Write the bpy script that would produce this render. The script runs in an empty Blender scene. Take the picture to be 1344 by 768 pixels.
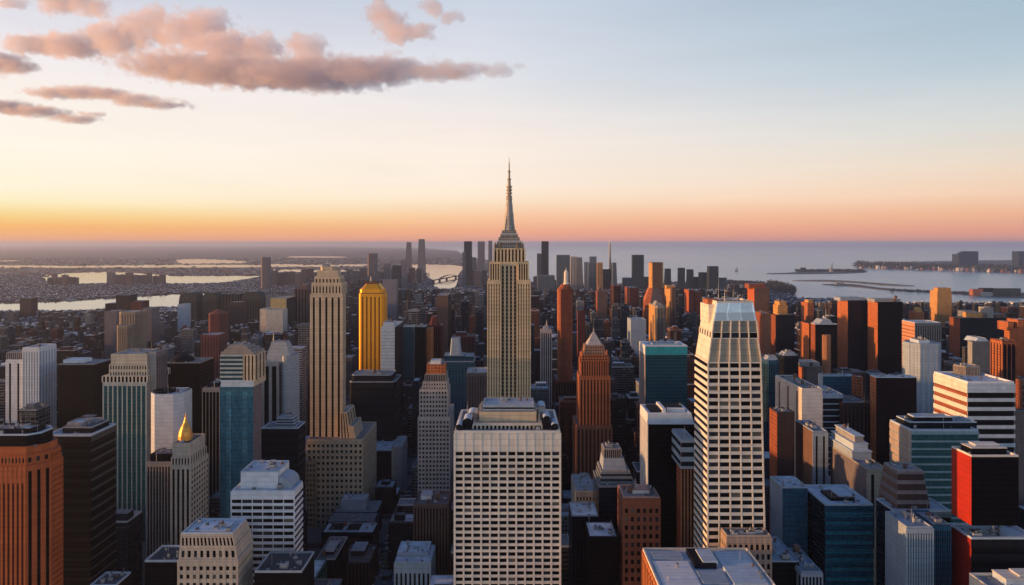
import bpy, math, random
import numpy as np
from mathutils import Vector
R = random.Random(7)
S = bpy.context.scene
C = S.collection
# ---------------------------------------------------------------- camera, sky, sun, exposure
F, CX, HY, CAMZ = 900.0, 672.0, 319.0, 355.0      # focal length and horizon row in photo pixels, camera height in m
cam = bpy.data.objects.new('camera', bpy.data.cameras.new('camera')); C.objects.link(cam)
cam.location = (0, 0, CAMZ); cam.rotation_euler = (math.radians(90), 0, 0)
cam.data.sensor_width = 36; cam.data.lens = 36 * F / 1344; cam.data.shift_y = -(384 - HY) / 1344
cam.data.clip_start = 1; cam.data.clip_end = 300000
S.camera = cam
SUN_EL, SUN_AZ = math.radians(4.6), math.radians(-96)     # azimuth clockwise from +Y (view direction)
sd = Vector((math.sin(SUN_AZ) * math.cos(SUN_EL), math.cos(SUN_AZ) * math.cos(SUN_EL), math.sin(SUN_EL)))
sun = bpy.data.objects.new('sun', bpy.data.lights.new('sun', 'SUN')); C.objects.link(sun)
sun.data.energy = 5.0; sun.data.angle = math.radians(0.6); sun.data.color = (1.0, 0.50, 0.19)
sun.rotation_euler = (-sd).to_track_quat('-Z', 'Y').to_euler(); sun.location = (-500, -100, 900)
W = bpy.data.worlds.new('World'); S.world = W; W.use_nodes = True
wn, wl = W.node_tree.nodes, W.node_tree.links
wn.clear()
def wnode(t, **k):
    n = wn.new(t)
    for a, b in k.items(): setattr(n, a, b)
    return n
def srgb(r, g, b):
    f = lambda c: ((c / 255 + .055) / 1.055) ** 2.4 if c > 10 else c / 255 / 12.92
    return (f(r), f(g), f(b), 1)
def wramp(stops):
    n = wnode('ShaderNodeValToRGB'); cr = n.color_ramp; cr.interpolation = 'EASE'
    cr.interpolation = 'LINEAR'
    while len(cr.elements) > 1: cr.elements.remove(cr.elements[-1])
    cr.elements[0].position = stops[0][0]; cr.elements[0].color = srgb(*stops[0][1])
    for p, c in stops[1:]:
        e = cr.elements.new(p); e.color = srgb(*c)
    return n
geo = wnode('ShaderNodeTexCoord'); sep = wnode('ShaderNodeSeparateXYZ'); wl.new(geo.outputs['Generated'], sep.inputs[0])
el = wnode('ShaderNodeMath', operation='MULTIPLY'); el.inputs[1].default_value = 2.0; wl.new(sep.outputs['Z'], el.inputs[0]); el.use_clamp = True
# elevation stops: 2 * sin(elevation); the frame's top is at 0.66
DUSK = [(.70, (172, 184, 206)), (.80, (84, 115, 162)), (1, (44, 76, 128))]
warm = wramp([(0, (246, 168, 134)), (.015, (248, 176, 124)), (.04, (249, 186, 112)), (.066, (248, 214, 142)), (.10, (250, 238, 198)), (.13, (253, 241, 218)), (.24, (250, 240, 228)), (.38, (246, 234, 228)), (.46, (234, 226, 230)), (.56, (216, 212, 222))] + DUSK)
mid = wramp([(0, (242, 164, 146)), (.035, (249, 178, 146)), (.08, (251, 200, 164)), (.125, (251, 225, 200)), (.17, (250, 232, 216)), (.30, (250, 234, 225)), (.385, (239, 230, 228)), (.465, (226, 225, 230)), (.55, (216, 218, 227)), (.66, (206, 211, 224))] + [(p + .02, c) if p < 1 else (p, c) for p, c in DUSK])
cool = wramp([(0, (214, 150, 140)), (.03, (228, 160, 140)), (.07, (238, 180, 150)), (.12, (244, 206, 182)), (.20, (230, 212, 198)), (.28, (212, 210, 208)), (.35, (196, 202, 208)), (.43, (174, 190, 203)), (.55, (160, 180, 196)), (.66, (146, 168, 188))] + [(p + .02, c) if p < 1 else (p, c) for p, c in DUSK])
az1 = wnode('ShaderNodeMapRange'); az1.inputs['From Min'].default_value = -.62; az1.inputs['From Max'].default_value = .05; wl.new(sep.outputs['X'], az1.inputs['Value'])
az2 = wnode('ShaderNodeMapRange'); az2.inputs['From Min'].default_value = -.05; az2.inputs['From Max'].default_value = .6; wl.new(sep.outputs['X'], az2.inputs['Value'])
mx1 = wnode('ShaderNodeMix', data_type='RGBA'); mx2 = wnode('ShaderNodeMix', data_type='RGBA')
for r_ in (warm, mid, cool): wl.new(el.outputs[0], r_.inputs[0])
wl.new(az1.outputs[0], mx1.inputs[0]); wl.new(warm.outputs[0], mx1.inputs[6]); wl.new(mid.outputs[0], mx1.inputs[7])
wl.new(az2.outputs[0], mx2.inputs[0]); wl.new(mx1.outputs[2], mx2.inputs[6]); wl.new(cool.outputs[0], mx2.inputs[7])
cool2 = wramp([(0, (250, 240, 224)), (.15, (250, 244, 232)), (.35, (236, 240, 240)), (.6, (140, 162, 196)), (1, (58, 92, 142))]); wl.new(el.outputs[0], cool2.inputs[0])  # unseen sky behind the camera, brightened on purpose to light front faces
az3 = wnode('ShaderNodeMapRange'); az3.inputs['From Min'].default_value = .1; az3.inputs['From Max'].default_value = -.35; wl.new(sep.outputs['Y'], az3.inputs['Value'])
mx3 = wnode('ShaderNodeMix', data_type='RGBA'); wl.new(az3.outputs[0], mx3.inputs[0]); wl.new(mx2.outputs[2], mx3.inputs[6]); wl.new(cool2.outputs[0], mx3.inputs[7]); mx2 = mx3
cm_ = wnode('ShaderNodeMapping'); cm_.inputs['Scale'].default_value = (2.2, 2.2, 22); wl.new(geo.outputs['Generated'], cm_.inputs[0])
cn = wnode('ShaderNodeTexNoise'); cn.inputs['Scale'].default_value = 1.0; cn.inputs['Detail'].default_value = 7; cn.inputs['Roughness'].default_value = .6; cn.inputs['Distortion'].default_value = .4; wl.new(cm_.outputs[0], cn.inputs[0])
ck = wnode('ShaderNodeMapRange'); ck.inputs['From Min'].default_value = .3; ck.inputs['From Max'].default_value = .75; ck.inputs['To Min'].default_value = .965; ck.inputs['To Max'].default_value = 1.04; wl.new(cn.outputs[0], ck.inputs['Value'])
cs = wnode('ShaderNodeVectorMath', operation='SCALE'); wl.new(mx2.outputs[2], cs.inputs[0]); wl.new(ck.outputs[0], cs.inputs['Scale'])
bg = wnode('ShaderNodeBackground'); bg.inputs[1].default_value = 0.98; wl.new(cs.outputs[0], bg.inputs[0])
sky = wnode('ShaderNodeTexSky'); sky.sky_type = 'NISHITA'; sky.sun_disc = False
sky.sun_elevation = SUN_EL; sky.sun_rotation = SUN_AZ; sky.air_density = 1.2; sky.dust_density = 2.0; sky.ozone_density = 2.0
bg2 = wnode('ShaderNodeBackground'); bg2.inputs[1].default_value = 0.05; wl.new(sky.outputs[0], bg2.inputs[0])
add = wnode('ShaderNodeAddShader'); wl.new(bg.outputs[0], add.inputs[0]); wl.new(bg2.outputs[0], add.inputs[1])
wo = wnode('ShaderNodeOutputWorld'); wl.new(add.outputs[0], wo.inputs[0])
vs = S.view_settings; vs.view_transform = 'Standard'; vs.look = 'None'; vs.exposure = 0.0; vs.gamma = 1; vs.use_curve_mapping = False
S.cycles.volume_bounces = 8; S.cycles.max_bounces = 10; S.cycles.diffuse_bounces = 3; S.cycles.glossy_bounces = 2
S.cycles.volume_max_steps = 160; S.cycles.volume_step_rate = 1.5
S.cycles.use_denoising = True

# ---------------------------------------------------------------- helpers
def wx(px, D): return (px - CX) / F * D
def wz(py, D): return CAMZ - (py - HY) / F * D
def gd(px, py):                                  # a point of the ground seen at that place
    D = CAMZ * F / (py - HY); return (wx(px, D), D)
class MB:
    def __init__(s): s.v = []; s.f = []; s.m = []; s.uv = []; s.col = []; s.sty = []; s.mats = []
    def mi(s, mat):
        if mat not in s.mats: s.mats.append(mat)
        return s.mats.index(mat)
    def face(s, pts, mat, uv=None, col=None, sty=None):
        b = len(s.v); s.v += [tuple(p) for p in pts]; s.f.append(tuple(range(b, b + len(pts)))); s.m.append(s.mi(mat))
        s.uv += list(uv) if uv else [(p[0], p[1]) for p in pts]
        s.col.append(col or (.2, .2, .2, 1)); s.sty.append(sty or (.3, .36, .6, .5))
    def hexa(s, p, mat, faces='fblrtd', **k):    # p: 8 points, bottom 4 ccw (front-left, front-right, back-right, back-left), top 4
        F6 = {'f': (0, 1, 5, 4), 'r': (1, 2, 6, 5), 'b': (2, 3, 7, 6), 'l': (3, 0, 4, 7), 't': (4, 5, 6, 7), 'd': (3, 2, 1, 0)}
        for c in faces:
            q = [p[i] for i in F6[c]]
            L = (Vector(q[1]) - Vector(q[0])).length
            if c in 'td': uv = None
            else: uv = [(0, q[0][2]), (L, q[1][2]), (L, q[2][2]), (0, q[3][2])]
            s.face(q, mat, uv, **k)
    def box(s, x0, x1, y0, y1, z0, z1, mat, faces='fblrt', **k):
        s.hexa([(x0, y0, z0), (x1, y0, z0), (x1, y1, z0), (x0, y1, z0), (x0, y0, z1), (x1, y0, z1), (x1, y1, z1), (x0, y1, z1)], mat, faces, **k)
    def ring(s, cx, cy, prof, mat, n=12, **k):   # a lathe; prof: (radius, z)
        for (r0, z0), (r1, z1) in zip(prof, prof[1:]):
            for i in range(n):
                a, b = 2 * math.pi * i / n, 2 * math.pi * (i + 1) / n
                q = [(cx + r0 * math.cos(a), cy + r0 * math.sin(a), z0), (cx + r0 * math.cos(b), cy + r0 * math.sin(b), z0),
                     (cx + r1 * math.cos(b), cy + r1 * math.sin(b), z1), (cx + r1 * math.cos(a), cy + r1 * math.sin(a), z1)]
                if r1 < 1e-3: q = q[:3]
                elif r0 < 1e-3: q = [q[0], q[2], q[3]]
                s.face(q, mat, [(i, p[2]) for p in q], **k)
    def build(s, name, parent=None, origin=(0, 0, 0)):
        me = bpy.data.meshes.new(name)
        o3 = np.array(origin)
        v = (np.array(s.v, dtype=np.float64).reshape(-1, 3) - o3)
        me.from_pydata(v.tolist(), [], s.f)
        for m in s.mats: me.materials.append(m)
        me.polygons.foreach_set('material_index', s.m)
        uvl = me.uv_layers.new(name='UVMap'); uvl.data.foreach_set('uv', np.array(s.uv, dtype=np.float32).ravel())
        a = me.attributes.new('col', 'FLOAT_COLOR', 'FACE'); a.data.foreach_set('color', np.array(s.col, dtype=np.float32).ravel())
        a = me.attributes.new('sty', 'FLOAT_COLOR', 'FACE'); a.data.foreach_set('color', np.array(s.sty, dtype=np.float32).ravel())
        me.update()
        o = bpy.data.objects.new(name, me); C.objects.link(o)
        if parent is not None: o.parent = parent
        else: o.location = origin
        return o
def tag(o, label=None, cat=None, group=None, kind=None):
    for k, v in (('label', label), ('category', cat), ('group', group), ('kind', kind)):
        if v: o[k] = v
    return o

# ---------------------------------------------------------------- materials
MATS = {}
def newmat(name):
    m = bpy.data.materials.new(name); m.use_nodes = True
    n = m.node_tree.nodes; p = n['Principled BSDF']
    return m, n, m.node_tree.links, p
def math_n(n, l, op, a, b=None, c=None):
    x = n.new('ShaderNodeMath'); x.operation = op
    for i, q in enumerate((a, b, c)):
        if q is None: continue
        if isinstance(q, (int, float)): x.inputs[i].default_value = q
        else: l.new(q, x.inputs[i])
    return x.outputs[0]
def stone(name, col, rough=.8, var=.18, streak=.25, spec=.3, win=None):
    if name in MATS: return MATS[name]
    m, n, l, p = newmat(name); MATS[name] = m
    g = n.new('ShaderNodeNewGeometry')
    mp = n.new('ShaderNodeMapping'); mp.inputs['Scale'].default_value = (.35, .35, .018); l.new(g.outputs['Position'], mp.inputs[0])
    a = n.new('ShaderNodeTexNoise'); a.inputs['Scale'].default_value = 1; a.inputs['Detail'].default_value = 4; l.new(mp.outputs[0], a.inputs[0])
    b = n.new('ShaderNodeTexNoise'); b.inputs['Scale'].default_value = .09; b.inputs['Detail'].default_value = 8; l.new(g.outputs['Position'], b.inputs[0])
    va = math_n(n, l, 'MULTIPLY_ADD', a.outputs[0], streak * 2, 1 - streak)
    vb = math_n(n, l, 'MULTIPLY_ADD', b.outputs[0], var * 2, 1 - var)
    v = math_n(n, l, 'MULTIPLY', va, vb)
    uv = n.new('ShaderNodeUVMap'); sp = n.new('ShaderNodeSeparateXYZ'); l.new(uv.outputs[0], sp.inputs[0])
    c1 = n.new('ShaderNodeCombineXYZ'); fu = math_n(n, l, 'DIVIDE', sp.outputs[0], 4.4); fv = math_n(n, l, 'DIVIDE', sp.outputs[1], 3.9)
    l.new(math_n(n, l, 'FLOOR', fu), c1.inputs[0]); l.new(math_n(n, l, 'FLOOR', fv), c1.inputs[1]); wn2 = n.new('ShaderNodeTexWhiteNoise'); l.new(c1.outputs[0], wn2.inputs[0])
    j1 = math_n(n, l, 'LESS_THAN', math_n(n, l, 'FRACT', fv), .09); v = math_n(n, l, 'MULTIPLY', v, math_n(n, l, 'MULTIPLY_ADD', j1, -.28, 1.0)); v = math_n(n, l, 'MULTIPLY', v, math_n(n, l, 'MULTIPLY_ADD', wn2.outputs[0], .14, .93))
    if win:
        q1 = math_n(n, l, 'LESS_THAN', math_n(n, l, 'ABSOLUTE', math_n(n, l, 'SUBTRACT', math_n(n, l, 'FRACT', math_n(n, l, 'DIVIDE', sp.outputs[0], win[0])), .5)), win[2] / 2)
        q2 = math_n(n, l, 'LESS_THAN', math_n(n, l, 'ABSOLUTE', math_n(n, l, 'SUBTRACT', math_n(n, l, 'FRACT', math_n(n, l, 'DIVIDE', sp.outputs[1], win[1])), .5)), win[3] / 2)
        v = math_n(n, l, 'MULTIPLY', v, math_n(n, l, 'MULTIPLY_ADD', math_n(n, l, 'MULTIPLY', q1, q2), math_n(n, l, 'MULTIPLY_ADD', wn2.outputs[0], .5, -.95), 1.0))
    mx = n.new('ShaderNodeVectorMath'); mx.operation = 'SCALE'; mx.inputs[0].default_value = col; l.new(v, mx.inputs['Scale'])
    l.new(mx.outputs[0], p.inputs['Base Color']); p.inputs['Roughness'].default_value = rough; p.inputs['Specular IOR Level'].default_value = spec
    return m
def glass(name, col, rough=.18, spec=.5, lines=(1.5, 3.9), dark=.55, metal=0.0):   # curtain wall: panes a little uneven, floor and mullion lines
    if name in MATS: return MATS[name]
    m, n, l, p = newmat(name); MATS[name] = m
    uv = n.new('ShaderNodeUVMap'); sp = n.new('ShaderNodeSeparateXYZ'); l.new(uv.outputs[0], sp.inputs[0])
    u = math_n(n, l, 'DIVIDE', sp.outputs[0], lines[0]); v = math_n(n, l, 'DIVIDE', sp.outputs[1], lines[1])
    fu = math_n(n, l, 'FRACT', u); fv = math_n(n, l, 'FRACT', v)
    lu = math_n(n, l, 'LESS_THAN', fu, .1); lv = math_n(n, l, 'LESS_THAN', fv, .3)
    cb = n.new('ShaderNodeCombineXYZ'); l.new(math_n(n, l, 'FLOOR', u), cb.inputs[0]); l.new(math_n(n, l, 'FLOOR', v), cb.inputs[1])
    wn_ = n.new('ShaderNodeTexWhiteNoise'); l.new(cb.outputs[0], wn_.inputs[0])
    k = math_n(n, l, 'MULTIPLY_ADD', wn_.outputs[0], .5, .75)
    k2 = math_n(n, l, 'MULTIPLY_ADD', lv, dark - 1, 1.0)
    k3 = math_n(n, l, 'MULTIPLY_ADD', lu, .5, 1.0)
    kk = math_n(n, l, 'MULTIPLY', math_n(n, l, 'MULTIPLY', k, k2), k3)
    mx = n.new('ShaderNodeVectorMath'); mx.operation = 'SCALE'; mx.inputs[0].default_value = col; l.new(kk, mx.inputs['Scale'])
    l.new(mx.outputs[0], p.inputs['Base Color'])
    rr = math_n(n, l, 'MULTIPLY_ADD', lv, .3, rough); l.new(rr, p.inputs['Roughness'])
    p.inputs['Specular IOR Level'].default_value = spec; p.inputs['Metallic'].default_value = metal
    g = n.new('ShaderNodeNewGeometry'); nz = n.new('ShaderNodeTexNoise'); nz.inputs['Scale'].default_value = .12; l.new(g.outputs['Position'], nz.inputs[0])
    bp = n.new('ShaderNodeBump'); bp.inputs['Strength'].default_value = .25; bp.inputs['Distance'].default_value = .6; l.new(nz.outputs[0], bp.inputs['Height']); l.new(bp.outputs[0], p.inputs['Normal'])
    return m
def citymat():                                    # walls with windows in rows, columns or bands; colour and bay sizes per building
    m, n, l, p = newmat('city_wall')
    uv = n.new('ShaderNodeUVMap'); sp = n.new('ShaderNodeSeparateXYZ'); l.new(uv.outputs[0], sp.inputs[0])
    at = n.new('ShaderNodeAttribute'); at.attribute_name = 'sty'; ss = n.new('ShaderNodeSeparateColor'); l.new(at.outputs['Color'], ss.inputs[0])
    ac = n.new('ShaderNodeAttribute'); ac.attribute_name = 'col'
    u = math_n(n, l, 'DIVIDE', sp.outputs[0], math_n(n, l, 'MULTIPLY', ss.outputs[0], 10)); v = math_n(n, l, 'DIVIDE', sp.outputs[1], math_n(n, l, 'MULTIPLY', ss.outputs[1], 10))
    du = math_n(n, l, 'ABSOLUTE', math_n(n, l, 'SUBTRACT', math_n(n, l, 'FRACT', u), .5)); dv = math_n(n, l, 'ABSOLUTE', math_n(n, l, 'SUBTRACT', math_n(n, l, 'FRACT', v), .5))
    mu = math_n(n, l, 'LESS_THAN', du, math_n(n, l, 'MULTIPLY', ss.outputs[2], .5)); mv = math_n(n, l, 'LESS_THAN', dv, math_n(n, l, 'MULTIPLY', at.outputs['Alpha'], .5))
    mask = math_n(n, l, 'MULTIPLY', mu, mv)
    cb = n.new('ShaderNodeCombineXYZ'); l.new(math_n(n, l, 'FLOOR', u), cb.inputs[0]); l.new(math_n(n, l, 'FLOOR', v), cb.inputs[1])
    w = n.new('ShaderNodeTexWhiteNoise'); l.new(cb.outputs[0], w.inputs[0])
    gl = n.new('ShaderNodeValToRGB'); l.new(w.outputs[0], gl.inputs[0]); cr = gl.color_ramp; cr.interpolation = 'CONSTANT'
    cr.elements[0].color = (.008, .01, .014, 1); cr.elements[1].position = .55; cr.elements[1].color = (.02, .026, .035, 1)
    e = cr.elements.new(.82); e.color = (.05, .055, .06, 1); e = cr.elements.new(.95); e.color = (.16, .15, .13, 1)
    g = n.new('ShaderNodeNewGeometry'); mp = n.new('ShaderNodeMapping'); mp.inputs['Scale'].default_value = (.2, .2, .02); l.new(g.outputs['Position'], mp.inputs[0])
    nz = n.new('ShaderNodeTexNoise'); nz.inputs['Scale'].default_value = 1; nz.inputs['Detail'].default_value = 4; l.new(mp.outputs[0], nz.inputs[0])
    k = math_n(n, l, 'MULTIPLY_ADD', nz.outputs[0], .7, .65)
    wc = n.new('ShaderNodeVectorMath'); wc.operation = 'SCALE'; l.new(ac.outputs['Color'], wc.inputs[0]); l.new(k, wc.inputs['Scale'])
    mx = n.new('ShaderNodeMix'); mx.data_type = 'RGBA'; l.new(mask, mx.inputs[0]); l.new(wc.outputs[0], mx.inputs[6]); l.new(gl.outputs[0], mx.inputs[7])
    l.new(mx.outputs[2], p.inputs['Base Color'])
    l.new(math_n(n, l, 'MULTIPLY_ADD', mask, -.55, .8), p.inputs['Roughness']); p.inputs['Specular IOR Level'].default_value = .18
    return m
def roofmat():
    m, n, l, p = newmat('roof_cover')
    ac = n.new('ShaderNodeAttribute'); ac.attribute_name = 'col'
    g = n.new('ShaderNodeNewGeometry')
    a = n.new('ShaderNodeTexNoise'); a.inputs['Scale'].default_value = .12; a.inputs['Detail'].default_value = 6; a.inputs['Roughness'].default_value = .65; l.new(g.outputs['Position'], a.inputs[0])
    vo = n.new('ShaderNodeTexVoronoi'); vo.inputs['Scale'].default_value = .11; vo.distance = 'CHEBYCHEV'; l.new(g.outputs['Position'], vo.inputs[0])
    sc = n.new('ShaderNodeSeparateColor'); l.new(vo.outputs['Color'], sc.inputs[0])
    k = math_n(n, l, 'MULTIPLY', math_n(n, l, 'MULTIPLY_ADD', a.outputs[0], 1.0, .45), math_n(n, l, 'MULTIPLY_ADD', sc.outputs[0], .3, .82))
    wc = n.new('ShaderNodeVectorMath'); wc.operation = 'SCALE'; l.new(ac.outputs['Color'], wc.inputs[0]); l.new(k, wc.inputs['Scale'])
    l.new(wc.outputs[0], p.inputs['Base Color']); p.inputs['Roughness'].default_value = .7
    return m
def metal(name, col, rough=.35, met=.8):
    if name in MATS: return MATS[name]
    m, n, l, p = newmat(name); MATS[name] = m
    g = n.new('ShaderNodeNewGeometry'); a = n.new('ShaderNodeTexNoise'); a.inputs['Scale'].default_value = .4; a.inputs['Detail'].default_value = 4; l.new(g.outputs['Position'], a.inputs[0])
    k = math_n(n, l, 'MULTIPLY_ADD', a.outputs[0], .5, .75)
    mx = n.new('ShaderNodeVectorMath'); mx.operation = 'SCALE'; mx.inputs[0].default_value = col; l.new(k, mx.inputs['Scale']); l.new(mx.outputs[0], p.inputs['Base Color'])
    p.inputs['Metallic'].default_value = met; l.new(math_n(n, l, 'MULTIPLY_ADD', a.outputs[0], .3, rough - .1), p.inputs['Roughness'])
    return m
CITY, ROOF = citymat(), roofmat()
# palette (base colours)
limestone = stone('limestone', (.74, .57, .35)); cream = stone('cream_stone', (.66, .60, .50)); palegrid = stone('pale_precast', (.78, .74, .64), streak=.12)
tan = stone('tan_stone', (.66, .52, .35)); whitec = stone('white_cladding', (.80, .80, .80), streak=.08, var=.1, rough=.6); whitewarm = stone('ivory_cladding', (.82, .74, .62), streak=.1)
terracotta = stone('terracotta', (.42, .14, .06)); orange = stone('orange_stone', (.50, .125, .04)); brick = stone('red_brick', (.30, .105, .06)); redpaint = stone('red_panel', (.46, .03, .012), rough=.5, streak=.06, var=.08)
WIN = (3.3, 3.8, .4, .5); rust = stone('rust_and_sunlit_brick', (.34, .10, .045), win=WIN); rustlit = stone('orange_and_sunlit_brick', (.54, .17, .06), win=(4.2, 3.8, .36, .5)); brown = stone('brown_stone', (.17, .10, .075)); darkbrown = stone('dark_brown_stone', (.06, .038, .035))  # rust and rustlit put sunlight into the left walls' colour on dark towers
maroon = stone('maroon_brick', (.12, .03, .025), win=WIN); greyst = stone('grey_stone', (.34, .33, .32)); greyblue = stone('blue_grey_panel', (.36, .43, .50), streak=.1); lightblue = stone('pale_blue_panel', (.50, .60, .68), streak=.1)
charcoal = stone('charcoal_panel', (.013, .015, .021), spec=.1); blackm = glass('black_glass', (.005, .006, .009), rough=.4, spec=.08); navy = glass('navy_glass', (.008, .015, .028), spec=.2)
blackred = glass('dark_maroon_glass', (.018, .006, .008), rough=.4, spec=.1); teal = glass('teal_glass', (.02, .17, .23), spec=.6, rough=.08); tealdeep = glass('deep_teal_glass', (.005, .055, .085), spec=.5, rough=.1, dark=.8)
blueg = glass('blue_glass', (.02, .10, .18), spec=.6, rough=.08); tealcap = stone('turquoise_panel', (.03, .33, .38), rough=.45, streak=.05); pane = glass('window_glass', (.004, .005, .007), rough=.25, spec=.15, lines=(1.4, 40))
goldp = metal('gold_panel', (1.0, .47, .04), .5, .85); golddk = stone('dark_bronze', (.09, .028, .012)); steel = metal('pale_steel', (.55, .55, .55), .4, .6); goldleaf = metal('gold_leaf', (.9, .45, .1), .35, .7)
unitm = stone('roof_machinery', (.38, .40, .42), streak=.2); darkunit = stone('dark_machinery', (.06, .065, .07)); asphalt = stone('asphalt', (.045, .045, .05))
amber = stone('amber_sunlit_stone', (.70, .36, .12), win=(4.5, 3.8, .36, .45)); PANE2 = glass('window_glass_sky', (.03, .036, .045), rough=.1, spec=.5, lines=(1.4, 40)); PANE3 = stone('window_blind', (.15, .13, .10))  # amber puts sunlight into the colour of walls that face the sun
greent = glass('green_teal_glass', (.02, .11, .12), spec=.6, rough=.08, dark=.7)

# ---------------------------------------------------------------- roof machinery, shared meshes
def proto_units():
    L = []
    b = MB(); b.box(-.5, .5, -.5, .5, 0, .8, unitm); b.box(-.42, -.05, -.35, .35, .8, .95, darkunit); b.box(.08, .42, -.35, .35, .8, .9, darkunit); b.ring(-.23, 0, [(.16, .95), (.16, 1.05), (0, 1.05)], unitm, 10); L.append(('cooling_unit', b))
    b = MB(); b.ring(0, 0, [(.45, .25), (.45, .85), (.48, .85), (0, 1.1)], brown, 14)
    for q in ((-.3, -.3), (.3, -.3), (.3, .3), (-.3, .3)): b.box(q[0] - .04, q[0] + .04, q[1] - .04, q[1] + .04, 0, .3, darkunit)
    L.append(('water_tank', b))
    b = MB(); b.box(-.5, .5, -.14, .14, 0, .35, unitm); b.box(-.5, -.3, -.4, .4, 0, .5, unitm); b.box(.1, .3, -.35, .35, 0, .42, darkunit); L.append(('roof_duct', b))
    b = MB(); b.box(-.5, .5, -.5, .5, 0, .9, greyst); b.box(-.54, .54, -.54, .54, .9, 1.0, unitm); b.box(-.3, .1, -.3, .2, 1.0, 1.2, darkunit); L.append(('stair_bulkhead', b))
    b = MB()
    for q in range(4): b.ring(-.4 + q * .27, .1 * (q % 2), [(.08, 0), (.08, .7), (.12, .7), (.12, .85), (0, .9)], unitm, 8)
    b.box(-.5, .5, -.3, -.22, .15, .22, greyst, 'fblrtd'); L.append(('vent_pipes', b))
    b = MB(); b.box(-.5, .5, -.4, .4, 0, .12, darkunit); b.box(-.45, .45, -.35, .35, .12, .3, lightblue, 'fblrt'); L.append(('skylight', b))
    b = MB(); b.ring(0, 0, [(.06, 0), (.05, 1.2), (.02, 2.6), (0, 2.7)], steel, 6); b.box(-.3, .3, -.02, .02, 1.4, 1.46, steel, 'fblrtd'); b.box(-.2, .2, -.02, .02, 1.9, 1.95, steel, 'fblrtd'); L.append(('roof_aerial', b))
    out = []
    for nm, b in L:
        o = b.build(nm); me = o.data; bpy.data.objects.remove(o); out.append((nm, me))
    return out
UNITS = proto_units()
def units(root, rect, z, n, rnd, smin=2.5, smax=7, O=(0, 0, 0)):
    x0, x1, y0, y1 = rect
    for i in range(n):
        nm, me = UNITS[rnd.choice((0, 0, 2, 2, 3, 1, 4, 5, 5, 6))]
        w = rnd.uniform(smin, smax); h = rnd.uniform(2, 4) if nm != 'water_tank' else w
        if x1 - x0 < w * 1.3 or y1 - y0 < w * 1.3: continue
        o = bpy.data.objects.new(nm, me); C.objects.link(o); o.parent = root
        o.location = (rnd.uniform(x0 + w * .6, x1 - w * .6) - O[0], rnd.uniform(y0 + w * .6, y1 - w * .6) - O[1], z - O[2])
        o.scale = (w, w * rnd.uniform(.6, 1.0), h); o.rotation_euler[2] = rnd.choice((0, 1.5708))

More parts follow.
